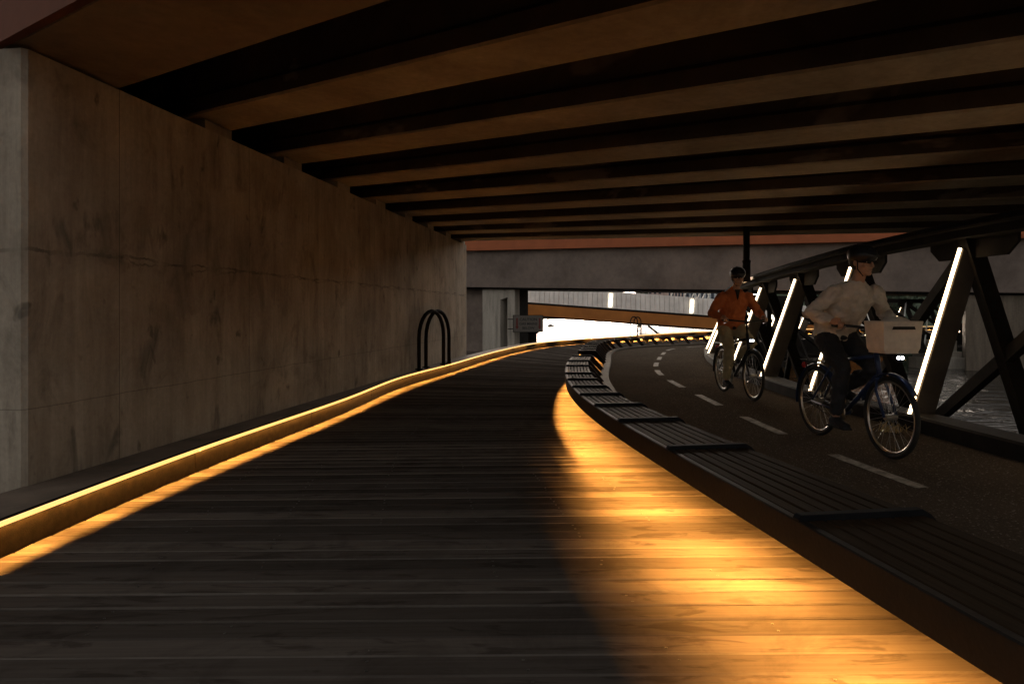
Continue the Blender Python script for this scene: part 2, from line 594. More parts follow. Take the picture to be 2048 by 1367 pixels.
# water
k = Nodes('river_water', 0.06, 0.5)
v = k.coord('Object', (0.55, 1.0, 1))
chop = k.noise(v, 4.2, 3, 0.6, 0.8)
crest = k.math('POWER', k.noise(v, 1.7, 4, 0.62, 0.7), 4.0)
h = k.math('ADD', k.math('MULTIPLY', chop, 0.07), k.math('MULTIPLY', crest, 3.0))
k.color((0.006, 0.008, 0.008))
k.b.inputs['IOR'].default_value = 1.33
k.bump(h, 1.0, 0.15)

emis('amber_strip', (1.0, 0.52, 0.13), 0.40)
emis('tube_light', (1.0, 0.72, 0.42), 2.1)
emis('fence_lamp', (1.0, 0.90, 0.66), 1.0)
emis('bike_lamp', (0.85, 0.93, 1.0), 3.5)

# ------------------------------------------------------------------ plan curves (metres, from the camera)
ZP = 0.24           # level of the cycle path above the boardwalk
KERB = Path([(-3.5, -7), (-3.25, -3), (-3.1, 1), (-2.95, 3.94), (-2.77, 6.05), (-2.32, 9.48), (-2.05, 12.5), (-1.42, 15.6),
             (-0.37, 21.1), (1.0, 26), (2.75, 29.3), (5.45, 32.8), (11.8, 40.7), (21, 46.4), (36, 55), (52, 61)])
BENCH = Path([(2.6, -7), (2.05, -3), (1.72, 0.0), (1.40, 2.0), (1.27, 2.92), (1.06, 4.4), (.91, 5.56), (.82, 6.47), (.77, 7.27), (.75, 8.08),
              (.77, 9.17), (.87, 10.6), (1.01, 12.0), (1.25, 13.6), (1.5, 15.1), (2.12, 19), (2.76, 21.1), (3.84, 22.7), (5.5, 24), (7.7, 25.6),
              (11, 28.5), (17, 33), (27, 39), (46, 46)])
TRUSS = Path([(6.2, -6), (5.2, -2), (4.5, 1.5), (4.14, 4), (4.04, 5.6), (4.00, 6.99), (3.86, 8.88), (3.95, 11.0), (4.12, 13.0), (4.45, 15.2),
              (4.95, 17.5), (5.8, 20.2), (7.3, 22.4), (10.2, 25.0), (15.2, 29.2), (26, 35.5), (46, 42.5)])
DASH = Path([(3.4, 0), (3.0, 2.5), (2.77, 4.7), (2.67, 5.77), (2.62, 7.45), (2.65, 9.64), (2.7, 11.5), (2.84, 13.2), (3.14, 14.9), (3.64, 16.9),
             (4.15, 18.8), (5.0, 21.3), (6.4, 23.0), (9.0, 25.3), (13.6, 29.2), (22, 34.6), (40, 42)])

def bw(s):
    """width of the bench seat along its run"""
    y = BENCH.at(s).y
    tab = [(-9, .60), (2.9, .56), (4.4, .50), (5.6, .47), (6.5, .42), (7.3, .39), (8.1, .36), (10, .34), (60, .34)]
    for (a, wa), (b, wb) in zip(tab, tab[1:]):
        if a <= y <= b:
            return wa + (wb - wa) * (y - a) / (b - a)
    return .34

# ------------------------------------------------------------------ water, banks
WZ = -1.0
m = MB()
m.add([(-700, -60, WZ), (900, -60, WZ), (900, 1500, WZ), (-700, 1500, WZ)], [(0, 1, 2, 3)])
tag(m.build('river_water', MATS['river_water']), 'dark rippled river water beside and beyond the path', 'water', kind='structure')
m = MB()
m.flat([(-400, 206), (-60, 206), (30, 207), (70, 205), (140, 190), (300, 150), (500, 150), (500, 330), (-400, 330)], -3, 0.2)
tag(m.build('far_bank', MATS['bank_soil']), 'low far river bank below the distant buildings', 'river bank', kind='structure')
m = MB()
m.flat([(24, 78), (33, 66), (52, 58), (110, 60), (110, 110), (40, 110)], -3, -0.2)
V = [(30, 84, -1.6), (44, 74, -1.6), (120, 66, -1.6), (34, 92, 4.2), (48, 84, 5.6), (124, 78, 6.5), (40, 120, -1.6), (130, 110, -1.6)]
m.add(V, [(0, 1, 4, 3), (1, 2, 5, 4), (3, 4, 6), (4, 5, 7, 6), (0, 3, 6), (2, 7, 5), (0, 6, 7, 2, 1)])
tag(m.build('near_bank', MATS['foliage_dark']), 'dark bank behind the truss on the right', 'river bank', kind='structure')

# unseen hill added to block low sky to the east and south-east
m = MB()
rg = random.Random(11)
V, Fc = [], []
for q in range(41):
    az = R(62 + 128 * q / 40)
    for rr, hh in ((95, WZ - .5), (112, 9 + rg.uniform(-2, 3)), (125, 25 + rg.uniform(-4, 6)), (150, 30), (150, WZ - .5)):
        V.append((math.sin(az) * rr, math.cos(az) * rr, hh))
for q in range(40):
    for c in range(5):
        l = (c + 1) % 5
        Fc.append((q * 5 + c, q * 5 + l, q * 5 + 5 + l, q * 5 + 5 + c))
Fc.append((0, 1, 2, 3, 4)); Fc.append(tuple(200 + c for c in range(5)))
m.add(V, Fc)
tag(m.build('sky_blocker_hill', MATS['foliage_dark']), 'unseen dark hill added to block low sky beyond the river basin', 'hill', kind='structure')

# unseen tower blocks added behind the camera to shut out low southern sky
for tx, ty, tw, th, lb in ((74, -34, 34, 36, 'broad unseen tower added to block low sky south-east of the boardwalk'), (34, -58, 36, 46, 'tall unseen tower added to block low sky due south of the boardwalk'),
                           (-8, -56, 34, 40, 'middle unseen tower added to block low sky south of the boardwalk'), (-50, -44, 36, 38, 'western unseen tower added to block low sky near the abutment'), (-72, -6, 26, 34, 'westernmost unseen tower added to block low sky beside the abutment')):
    root = empty('sky_blocker_tower', (tx, ty, WZ), math.atan2(-ty, -tx) - R(90), lb, 'building', 'added sky blockers south of the bridge')
    MB().box((0, -6, th / 2), (tw, 12, th)).build('wall', MATS['far_paint_grey'], root)
    for fl_ in range(int(th // 4)):
        MB().box((0, .02, fl_ * 4 + 2.4), (tw * .92, .12, 1.9)).build('window', MATS['far_glass'], root)

# ------------------------------------------------------------------ boardwalk
PAIRS = [((-3.5, -5), (2.5, -5.2)), ((-3.25, -3), (2.2, -3.0)), ((-3.1, 0), (1.72, 0.12)), ((-2.97, 3.0), (1.28, 3.06)), ((-2.77, 6.05), (.82, 6.2)),
         ((-2.45, 8.5), (.75, 8.6)), ((-2.05, 12.5), (1.0, 12.0)), ((-1.42, 15.6), (1.45, 14.8)), ((-.37, 21.1), (2.0, 18.3)),
         ((1.0, 26), (2.76, 21.1)), ((2.75, 29.3), (3.84, 22.7)), ((5.45, 32.8), (5.5, 24)), ((11.8, 40.7), (9.5, 27.2)),
         ((21, 46.4), (17, 33)), ((36, 55), (27, 39)), ((52, 61), (45, 45.6))]
def cr(P, i, t):
    g = lambda j: Vector(P[min(max(j, 0), len(P) - 1)])
    p0, p1, p2, p3 = g(i - 1), g(i), g(i + 1), g(i + 2)
    return 0.5 * ((2 * p1) + (p2 - p0) * t + (2 * p0 - 5 * p1 + 4 * p2 - p3) * t * t + (3 * p1 - p0 - 3 * p2 + p3) * t ** 3)
Lp, Rp = [p[0] for p in PAIRS], [p[1] for p in PAIRS]
LL, RR = [], []
for i in range(len(PAIRS) - 1):
    for q in range(40):
        LL.append(cr(Lp, i, q / 40)); RR.append(cr(Rp, i, q / 40))
dist = [0.0]
for i in range(1, len(LL)):
    dist.append(dist[-1] + 0.5 * ((LL[i] - LL[i - 1]).length + (RR[i] - RR[i - 1]).length))
def rung(d):
    lo, hi = 0, len(dist) - 1
    while hi - lo > 1:
        mm = (lo + hi) // 2
        if dist[mm] <= d: lo = mm
        else: hi = mm
    t = (d - dist[lo]) / (dist[hi] - dist[lo])
    return LL[lo].lerp(LL[hi], t), RR[lo].lerp(RR[hi], t)
PITCH = 0.16
boards = MB()
screws = MB()
nb = int(dist[-1] / PITCH) - 1
g_ = random.Random(3)
for i in range(nb):
    d0 = i * PITCH
    a0, b0 = rung(d0 + 0.005)
    a1, b1 = rung(d0 + PITCH - 0.005)
    def ext(a, b):
        u = (b - a).normalized()
        return a - u * 0.06, b + u * 0.62
    a0, b0 = ext(a0, b0); a1, b1 = ext(a1, b1)
    L = (b0 - a0).length
    zj = [g_.uniform(-0.0022, 0.0022) for _ in range(4)]
    tilt = g_.uniform(-0.0035, 0.0035)
    ch = 0.007
    fr = (a1 - a0).normalized()
    ns = 4
    V, Fc, UV = [], [], []
    for q in range(ns + 1):
        t = q / ns
        p0, p1 = a0.lerp(b0, t), a1.lerp(b1, t)
        zz = zj[q % 4] * 0.6
        W = (p1 - p0).length
        u = (p1 - p0) / W
        cs = [(0.0, -0.03), (0.0, -ch), (ch, 0.0), (W / 2, 0.0007), (W - ch, 0.0), (W, -ch), (W, -0.03)]
        for o, z in cs:
            e = (o / W - 0.5) * 2
            V.append((p0.x + u.x * o, p0.y + u.y * o, z + zz + tilt * e))
    nC = 7
    for q in range(ns):
        for c in range(nC - 1):
            Fc.append((q * nC + c, (q + 1) * nC + c, (q + 1) * nC + c + 1, q * nC + c + 1))
            vv = [i + 0.02, i + 0.04, i + 0.08, i + 0.5, i + 0.92, i + 0.96, i + 0.98]
            UV.append([(q * L / ns, vv[c]), ((q + 1) * L / ns, vv[c]), ((q + 1) * L / ns, vv[c + 1]), (q * L / ns, vv[c + 1])])
    boards.add(V, Fc, UV)
    y_mid = (a0.y + b0.y) / 2
    if 1.0 < y_mid < 16:
        for jx in (0.05, 0.62, 1.25, 1.9, 2.55, 3.15):
            if g_.random() < .5: continue
            for e in (0.27, 0.73):
                if g_.random() < .12: continue
                t = (L - 0.64 - jx - g_.uniform(-0.012, 0.012)) / L
                if t < 0.02: continue
                p = a0.lerp(b0, t).lerp(a1.lerp(b1, t), e + g_.uniform(-0.05, 0.05))
                r = 0.0065
                ring = [(p.x + r * math.cos(w * math.pi / 4), p.y + r * math.sin(w * math.pi / 4), 0.0032) for w in range(8)]
                rin = [(p.x + r * .4 * math.cos(w * math.pi / 4), p.y + r * .4 * math.sin(w * math.pi / 4), 0.0014) for w in range(8)]
                rlow = [(x, y, -0.004) for x, y, z in ring]
                screws.add(ring + rin + rlow, [(w, (w + 1) % 8, 8 + (w + 1) % 8, 8 + w) for w in range(8)] +
                           [(16 + w, 16 + (w + 1) % 8, (w + 1) % 8, w) for w in range(8)] + [tuple(range(8, 16))])
deck = boards.build('boardwalk', MATS['deck_timber'], fixn=False)
tag(deck, 'timber boardwalk of grey planks curving away under the bridge', 'boardwalk', kind='structure')
sc_ = screws.build('screw_heads', MATS['screw_metal'], deck)
tag(sc_, kind='stuff')
# dark substructure below the gaps
m = MB()
poly = [rung(i * 1.0)[0] for i in range(int(dist[-1]))] + [rung(i * 1.0)[1] for i in range(int(dist[-1]))][::-1]
m.flat(poly, -0.45, -0.06)
m.build('joist_platform', MATS['black_steel'], deck)

# ------------------------------------------------------------------ abutment wall
WA = Vector((-3.42, 4.79)); WB = Vector((-1.26, 19.4))
wdir = (WB - WA).normalized()
wang = math.atan2(wdir.y, wdir.x)
WLEN = (WB - WA).length
wall = MB()
WTOP = 3.285
rc = 0.10
plan = [(rc * .3, 0), (0, rc * .3), (0, 6.0), (WLEN, 6.0), (WLEN, 0.16), (WLEN - .05, .05), (WLEN - .16, 0)]   # local y to the left, away from the path
plan = [(x, y) for x, y in plan][::-1]
wall.prism([(x, y, -1.4) for x, y in plan], (0, 0, WTOP + 1.4))
wo = wall.build('abutment_wall', MATS['wall_concrete'])
wo.location = (WA.x, WA.y, 0)
wo.rotation_euler = (0, 0, wang)
tag(wo, 'long stained concrete abutment wall along the left of the boardwalk', 'wall', kind='thing')

# ------------------------------------------------------------------ road bridge above the path
bridge = empty('road_bridge', (WA.x, WA.y, 0), 0, 'low road bridge of parallel concrete beams right overhead', 'bridge')
SOF = 3.41
bv = Vector((1.336, -1.0, -0.0777))
def BP(s, t, dz):
    p = Vector((wdir.x * s, wdir.y * s, SOF + dz)) + bv * t
    return p
def beam(s0, s1, lab=None, name='beam', t0=-0.9, t1=15.5, depth=1.05, dz=0.0):
    mb = MB()
    fl, inn = 0.16, 0.055
    cs = [(s0 + .02, 0), (s1 - .02, 0), (s1, .02), (s1, fl), (s1 - inn, fl + .05), (s1 - inn, depth), (s0 + inn, depth), (s0 + inn, fl + .05), (s0, fl), (s0, .02)]
    n = len(cs)
    NT = 12
    V = []
    for q in range(NT + 1):
        t = t0 + (t1 - t0) * q / NT
        V += [BP(s, t, z + dz) for s, z in cs]
    for kk in range(n):
        l = (kk + 1) % n
        faces = [(q * n + kk, q * n + l, (q + 1) * n + l, (q + 1) * n + kk) for q in range(NT)]
        mb.add(V, [], None) if False else None
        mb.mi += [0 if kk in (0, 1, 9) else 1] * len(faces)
        mb.f += faces
        mb.uv += [None] * len(faces)
    mb.v = [tuple(p) for p in V]
    mb.f.append(list(range(n))); mb.f.append([NT * n + i for i in range(n)])
    mb.uv += [None, None]; mb.mi += [1, 1]
    return mb.build(name, [MATS['edge_soffit' if name == 'edge_beam' else 'beam_soffit'], MATS['beam_web']], bridge)
SP = 1.715
S2 = 2.05
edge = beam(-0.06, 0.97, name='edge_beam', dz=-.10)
pads = []
for n_ in range(8):
    s0 = S2 + SP * n_
    beam(s0, s0 + 0.655)
    # bearing pad on the wall head
    mb = MB()
    c = BP(s0 + .33, -0.17, -0.09)
    mb.box((c.x, c.y, (WTOP + c.z + .09) / 2 - 0.002), (0.5, 0.34, max(.04, c.z + .09 - WTOP)), wang)
    mb.build('bearing_pad', MATS['beam_soffit'], bridge)
mb = MB()
V = [BP(s, t, z) for s in (-0.05, 15.6) for t in (-4, 16) for z in (1.05, 1.40)]
mb.add(V, [(0, 2, 6, 4), (1, 5, 7, 3), (0, 1, 3, 2), (4, 6, 7, 5), (0, 4, 5, 1), (2, 3, 7, 6)])
mb.build('deck_slab', MATS['deck_slab_concrete'], bridge)
mb = MB()
V = [BP(s, t, z) for s in (-0.13, -0.064) for t in (-4, 16) for z in (-.105, 1.9)]
mb.add(V, [(0, 2, 6, 4), (1, 5, 7, 3), (0, 1, 3, 2), (4, 6, 7, 5), (0, 4, 5, 1), (2, 3, 7, 6)])
mb.build('fascia_panel', MATS['dark_terracotta'], bridge)
mb = MB()   # backing wall closing the space behind the beam ends
V = [BP(s, t, z) for s in (0.2, 14.6) for t in (-1.3, -1.0) for z in (-0.2, 1.2)]
mb.add(V, [(0, 2, 6, 4), (1, 5, 7, 3), (0, 1, 3, 2), (4, 6, 7, 5), (0, 4, 5, 1), (2, 3, 7, 6)])
mb.build('backing_wall', MATS['deck_slab_concrete'], bridge)

# ------------------------------------------------------------------ lit kerb on the left
kerb = empty('lit_kerb', (0, 0, 0), 0, 'long low kerb on the left with a glowing amber strip along its top edge', 'kerb', kind='thing')
KH = 0.216
s_a, s_b = KERB.s_at_y(-4.0), KERB.len - 0.5
seg = 2.44
s0_first = KERB.s_at_y(6.05) - 4 * seg
i = 0
s = s0_first
while s < s_b - seg:
    ln = KERB.line(s + 0.006, s + seg - 0.006, 0.4)
    mb = MB()
    mb.sweep(ln, [(-0.075, -0.05), (-0.040, -0.05), (-0.040, KH - 0.030), (-0.034, KH - 0.028), (-0.034, KH), (-0.075, KH)])
    # little lip in front of the lamp
    mb.sweep(ln, [(-0.034, KH - 0.0055), (0.0, KH - 0.0055), (0.0, KH), (-0.034, KH)])
    mb.sweep(ln, [(-0.004, KH - 0.026), (0.0, KH - 0.026), (0.0, KH - 0.0055), (-0.004, KH - 0.0055)])
    mb.build('kerb_plate', MATS['kerb_plate'], kerb)
    st = MB()
    st.sweep(ln, [(0.0005, KH - 0.022), (0.006, KH - 0.020), (0.006, KH + 0.001), (0.0, KH + 0.006), (-0.012, KH + 0.006), (-0.012, KH + 0.0005), (0.0005, KH + 0.0005)])
    st.build('light_strip', MATS['amber_strip'], kerb)
    npc = 3 if KERB.at(s).y < 14 else 1
    for q in range(npc):
        sm = s + seg * (q + .5) / npc
        p, t, r = KERB.at(sm), KERB.tan(sm), KERB.right(sm)
        if p.y < 46 and p.y > -2:
            area_light('kerb_lamp', (p.x - r.x * .018, p.y - r.y * .018, KH - 0.008), (r.x * .6, r.y * .6, -1), (t.x, t.y, 0),
                       seg / npc * .98, 0.007, KERB_W * seg / npc, AMBER, kerb, 170)
    s += seg
    i += 1
# timber ledge between kerb and wall, then a narrow one beyond
mb = MB()
pl = []
ss = KERB.s_at_y(-4)
pts_in, pts_out = [], []
while ss < KERB.len - 1:
    p = KERB.off(ss, -0.076)
    q = KERB.off(ss, -0.42)
    if q.y < 19.2:
        tw = (p.y - WA.y) / wdir.y
        xw = WA.x + wdir.x * tw - 0.02
        q = Vector((min(xw, p.x - 0.05) if p.y > WA.y - 0.3 else p.x - 1.4, p.y))
        if p.y <= WA.y - .3: q = Vector((xw - 0.0, p.y))
    pts_in.append(p); pts_out.append(q)
    ss += 0.6
mb.flat(pts_in + pts_out[::-1], -0.3, KH - 0.012)
mb.build('timber_ledge', MATS['ledge_timber'], kerb)

# ------------------------------------------------------------------ benches
BZ = 0.54           # seat top
def make_bench(label, marks, label_end=None):
    root = empty('slatted_bench', (BENCH.at(marks[0]).x, BENCH.at(marks[0]).y, 0), 0, label, 'bench', 'curving slatted benches between boardwalk and cycle path')
    org = Vector(root.location)
    def loc(mb):
        mb.v = [(x - org.x, y - org.y, z) for x, y, z in mb.v]
        return mb
    for a, b in zip(marks, marks[1:]):
        w = bw((a + b) / 2)
        NS = 7
        n = 4
        sl = MB()
        ss = [a + 0.03 + (b - a - 0.06) * q / n for q in range(n + 1)]
        pw = 1.0 / NS
        for j in range(NS):
            o0 = j * pw
            o1 = o0 + pw - 0.011 / w
            V, Fc, UV = [], [], []
            jz = random.uniform(-.0015, .0015)
            for q, s_ in enumerate(ss):
                ww = bw(s_)
                for o, z in ((o0 * ww, -.04), (o0 * ww, -.004), (o0 * ww + .004, 0), (o1 * ww - .004, 0), (o1 * ww, -.004), (o1 * ww, -.04)):
                    p = BENCH.off(s_, o)
                    V.append((p.x, p.y, BZ + z + jz))
            for q in range(n):
                for c in range(6):
                    l = (c + 1) % 6
                    Fc.append((q * 6 + c, (q + 1) * 6 + c, (q + 1) * 6 + l, q * 6 + l))
                    u0, u1 = a + (b - a) * q / n + j * 3.7, a + (b - a) * (q + 1) / n + j * 3.7
                    v0, v1 = j + c * .13, j + (c + 1) * .13
                    UV.append([(u0, v0), (u1, v0), (u1, v1), (u0, v1)])
            Fc.append(tuple(range(6))); UV.append([(0, 0)] * 6)
            Fc.append(tuple(n * 6 + c for c in range(6))); UV.append([(0, 0)] * 6)
            sl.add(V, Fc, UV)
        loc(sl).build('slat_panel', MATS['bench_timber'], root)
        fr = MB()
        s2_ = [a + .0005 + (b - a - .001) * q / n for q in range(n + 1)]
        ln = [(BENCH.at(s_), BENCH.right(s_)) for s_ in s2_]
        fr.sweep(ln, [(-.042, .455), (-.006, .455), (-.006, BZ - .001), (-.036, BZ - .001), (-.042, BZ - .007)])
        fr.sweep(ln, [(-.036, .395), (-.004, .395), (-.004, .4548), (-.036, .4548)])
        loc(fr).build('front_rail', MATS['bench_front'], root)
        sm = (a + b) / 2
        p, t, r = BENCH.at(sm), BENCH.tan(sm), BENCH.right(sm)
        off = 0.112 if p.y < 4 else max(.030, .112 - .028 * (p.y - 4))
        c = p + r * off - Vector((org.x, org.y))
        hs = MB()
        hs.bar((c.x - t.x * (b - a) * .36+ r.x * .0, c.y - t.y * (b - a) * .36 + r.y * .0, .492), (c.x + t.x * (b - a) * .36+ r.x * .0, c.y + t.y * (b - a) * .36 + r.y * .0, .492), .05, .012)
        hs.build('light_housing', MATS['black_steel'], root)
        if -7 < p.y < 40:
            area_light('bench_lamp', (c.x, c.y, .474), (-r.x * .35, -r.y * .35, -.94), (t.x, t.y, 0), (b - a) * .68, .62 * off, BENCH_W * (b - a), AMBER, root, 165)
    for s_ in marks:
        p, t, r = BENCH.at(s_), BENCH.tan(s_), BENCH.right(s_)
        w = bw(s_)
        pr = [(-.045, BZ + .006), (-.030, BZ + .024), (w - .01, BZ + .026), (w + .03, BZ + .004), (w + .31, .22), (w + .22, .22), (w - .03, BZ - .09), (.16, BZ - .09), (.10, BZ - .20), (.05, BZ - .20), (.03, BZ - .10), (-.002, BZ - .06)]
        poly = [(p.x + r.x * o - t.x * .024 - org.x, p.y + r.y * o - t.y * .024 - org.y, z) for o, z in pr]
        mb = MB().prism(poly, (t.x * .048, t.y * .048, 0))
        mb.build('bracket', MATS['bracket_steel'], root, bevel=0.004)
    return root
by = lambda y: BENCH.s_at_y(y)
near_marks = [by(y) for y in (-6.5, -5.1, -3.7, -2.4, -1.1, 0.3, 1.65, 2.95, 4.45, 5.58, 6.47, 7.31, 8.05, 8.9, 9.75, 11.1, 12.2, 13.5)]
make_bench('near slatted timber bench sweeping from the front right to the gap', near_marks)
far_marks = [by(15.1)]
while far_marks[-1] < by(38):
    far_marks.append(far_marks[-1] + (0.82 if len(far_marks) < 14 else 1.0))
make_bench('far slatted bench beyond the gap with open amber lit legs', far_marks)

# kerb carrying the bench legs
kb = MB()
ln = []
s = by(-4)
while s < BENCH.len - 1:
    p, r = BENCH.at(s), BENCH.right(s)
    ln.append((p + r * (bw(s) + .265), r)); s += 0.4
kb.sweep(ln, [(-.07, -.2), (-.07, .285), (-.055, .30), (.065, .30), (.08, .285), (.08, -.2)])
ko = kb.build('bench_kerb', MATS['kerb_concrete'])
tag(ko, 'low concrete kerb under the bench legs at the cycle path edge', 'kerb', kind='thing')

# ------------------------------------------------------------------ cycle path
left = []
s = by(-4)
while s < BENCH.len - 1:
    left.append(BENCH.off(s, bw(s) + .335)); s += 0.4
right = []
s = TRUSS.s_at_y(-4)
while s < TRUSS.len - 1:
    right.append(TRUSS.off(s, -.005)); s += 0.4
mb = MB().flat(left + right[::-1], -0.35, ZP)
cp = mb.build('cycle_path', MATS['asphalt'])
tag(cp, 'dark asphalt cycle path with dashed centre line between bench and truss', 'cycle path', kind='structure')
mb = MB()
d0 = DASH.s_at_y(4.62)
kk = -2
while d0 + kk * 2.02 < DASH.len - 3:
    a = d0 + kk * 2.02
    V = []
    for q in range(5):
        s_ = a + 1.08 * q / 4
        for o in (-.052, .052):
            p = DASH.off(s_, o)
            V.append((p.x, p.y, ZP + .004))
    mb.add(V, [(q * 2, q * 2 + 1, q * 2 + 3, q * 2 + 2) for q in range(4)])
    kk += 1
mb.build('lane_marking', MATS['lane_paint'], cp)

# ------------------------------------------------------------------ side truss with the slanting tube lights
truss = empty('side_truss', (0, 0, 0), 0, 'dark steel truss with slanting tube lights along the right of the cycle path', 'truss', kind='thing')
s1 = TRUSS.s_at_y(6.99)
nodes = []
kk = -5
while True:
    s_ = s1 + kk * 2.02
    if s_ > TRUSS.len - 2: break
    if s_ > 0.5: nodes.append((kk, s_))
    kk += 1
def apex(s_):
    y = TRUSS.at(s_).y
    zt = 2.20 if y < 7 else max(1.80, 2.20 - .034 * (y - 7))
    return zt
def tp(s_, o, z):
    p = TRUSS.off(s_, o)
    return Vector((p.x, p.y, z))
# edge beam and kerb
ln = TRUSS.line(0.3, TRUSS.len - .5, .5)
mb = MB().sweep(ln, [(0, -.45), (0, ZP + .13), (.02, ZP + .15), (.30, ZP + .15), (.32, ZP + .13), (.32, -.45)])
mb.build('edge_kerb', MATS['truss_steel'], truss)
# apex chord: follows the tops of the posts
ch = []
for kk, s_ in nodes:
    p = tp(s_, .62, apex(s_) + .06)
    ch.append(p)
for a, b in zip(ch, ch[1:]):
    mb = MB().bar(a, b + (b - a) * .01, .20, .17)
    mb.build('top_chord', MATS['truss_steel'], truss)
    hr = MB().tube([a + Vector((-.13, -.02, .02)), b + Vector((-.13, -.02, .02))], .03, 8)
    hr.build('hand_rail', MATS['lit_tip_bronze'] if 12.6 < a.y < 14.6 else MATS['black_steel'], truss)  # one span in bright bronze: its lit tip put into the colour
# outer bottom chord
oc = [tp(s_, 1.50, -.25) for kk, s_ in nodes]
for a, b in zip(oc, oc[1:]):
    MB().bar(a, b, .16, .18).build('bottom_chord', MATS['truss_steel'], truss)
for idx, (kk, s_) in enumerate(nodes):
    za = apex(s_)
    t = TRUSS.tan(s_); r = TRUSS.right(s_)
    t3 = Vector((t.x, t.y, 0)); r3 = Vector((r.x, r.y, 0))
    b0 = tp(s_, .05, ZP + .12); a0 = tp(s_, .05 + .545, za - .12)
    d = (a0 - b0).normalized()
    # fin behind the light
    c = [b0 + r3 * .035, b0 + r3 * .27, a0 + r3 * .24, a0 + r3 * .035]
    MB().prism([p - t3 * .025 for p in c], t3 * .05).build('post', MATS['fin_steel'], truss, bevel=.004)
    far = TRUSS.at(s_).y > 27
    tl = MB().tube([b0 - t3 * .02, b0.lerp(a0, .5) - t3 * .02, a0 - t3 * .02], .017 if not far else .011, 8)
    tl.build('tube_light', MATS['tube_light'], truss)
    # outer strut, floor beam, gusset
    MB().bar(tp(s_, .70, za), tp(s_, 1.50, -.2), .16, .13, t3).build('outer_strut', MATS['truss_steel'], truss)
    MB().bar(tp(s_, .3, -.22), tp(s_, 1.5, -.25), .14, .2).build('floor_beam', MATS['truss_steel'], truss)
    o = .72
    g0 = tp(s_, o, za + .12)
    L = .62
    ply = [g0 + t3 * -L, g0 + t3 * L, g0 + t3 * L + Vector((0, 0, -.22)), g0 + t3 * (L - .14) + Vector((0, 0, -.34)), g0 - t3 * (L - .14) + Vector((0, 0, -.34)), g0 - t3 * L + Vector((0, 0, -.22))]
    MB().prism(ply, r3 * .03).build('gusset', MATS['truss_steel'], truss)
    if idx + 2 < len(nodes):
        k2, s2 = nodes[idx + 2]
        MB().bar(tp(s_, .76, za - .05), tp(s2, 1.50, -.2), .09, .13).build('brace', MATS['truss_steel'], truss)
    if idx + 1 < len(nodes) and far:
        k2, s2 = nodes[idx + 1]
        MB().bar(tp(s_, 1.50, -.2), tp(s2, .76, apex(s2)), .05, .05).build('brace', MATS['pale_steel'], truss)

# hanger rod from the bridge to the truss
hp = atd(1493, 560, 13.2)
mb = MB()
mb.tube([(hp.x, hp.y, 2.0), (hp.x, hp.y, 2.36)], .075, 12)
mb.tube([(hp.x, hp.y, 2.36), (hp.x, hp.y, 2.40), (hp.x, hp.y, 2.44)], [.075, .085, .05], 12)
mb.tube([(hp.x, hp.y, 2.44), (hp.x, hp.y, 3.3)], .062, 12)
tag(mb.build('hanger_rod', MATS['black_steel'], smooth=False), 'upright black hanger rod dropping from the bridge beams behind the orange rider', 'hanger rod', kind='thing')

# ------------------------------------------------------------------ ladder hoops
def hoops(label, pairs, height, rad):
    c = (pairs[0][0] + pairs[-1][1]) / 2
    root = empty('ladder_handrail', (c.x, c.y, pairs[0][0].z), 0, label, 'handrail', 'ladder hoops on the left kerb')
    for a, b in pairs:
        L = (b - a).length
        d = (b - a).normalized()
        rr = L / 2
        pts = [a + Vector((0, 0, -.03)), a + Vector((0, 0, (height - rr) * .5)), a + Vector((0, 0, height - rr))]
        for q in range(1, 12):
            th = math.pi * q / 12
            pts.append(a + d * (rr - rr * math.cos(th)) + Vector((0, 0, height - rr + rr * math.sin(th))))
        pts += [b + Vector((0, 0, height - rr)), b + Vector((0, 0, (height - rr) * .5)), b + Vector((0, 0, -.03))]
        mb = MB().tube([p - Vector(root.location) for p in pts], rad, 10)
        for f in (a, b):
            mb.tube([f - Vector(root.location) + Vector((0, 0, -.01)), f - Vector(root.location) + Vector((0, 0, .012))], rad * 2.0, 12)
        mb.build('hoop', MATS['black_steel'], root, smooth=True)
    return root
zk = KH
hoops('black twin hoop ladder handrail standing in front of the concrete wall', [(atd(838, 738, 14.0), atd(887, 728, 15.0)), (atd(852, 734, 14.4), atd(898, 725, 15.5))], 1.18, .040)
hoops('small black twin hoop ladder handrail against the bright river', [(atd(1261, 671, 33.3), atd(1275, 671, 33.6)), (atd(1268, 671, 34.0), atd(1282, 671, 34.3))], .93, .028)

# ------------------------------------------------------------------ second road bridge
G0 = atd(900, 570, 41.0); G1 = atd(2200, 591, 25.6)
gd = (G1 - G0); gh = Vector((gd.x, gd.y, 0)).normalized(); gn = Vector((-gh.y, gh.x, 0))   # gn away from camera
if gn.y < 0: gn = -gn
second = empty('second_bridge', (G0.x, G0.y, 0), 0, 'second road bridge with grey concrete girder and orange edge beyond the first', 'bridge')
org = Vector((G0.x, G0.y, 0))
def slab(a, b, z0, z1, depth, setback=0.0):
    A = a - org + gn * setback; B = b - org + gn * setback
    V = []
    for p, zz in ((A, a.z), (B, b.z)):
        for dd in (0, depth):
            for h_ in (z0, z1):
                V.append((p.x + gn.x * dd, p.y + gn.y * dd, zz + h_))
    return MB().add(V, [(0, 1, 5, 4), (2, 6, 7, 3), (0, 4, 6, 2), (1, 3, 7, 5), (0, 2, 3, 1), (4, 5, 7, 6)])
e0, e1 = G0 - gh * 4, G1 + gh * 3
slab(e0, e1, 0, 2.12, 5.0).build('girder', MATS['girder_concrete'], second)
slab(e0, e1, 2.12, 3.2, 5.5, -.35).build('orange_fascia', MATS['terracotta_paint'], second)
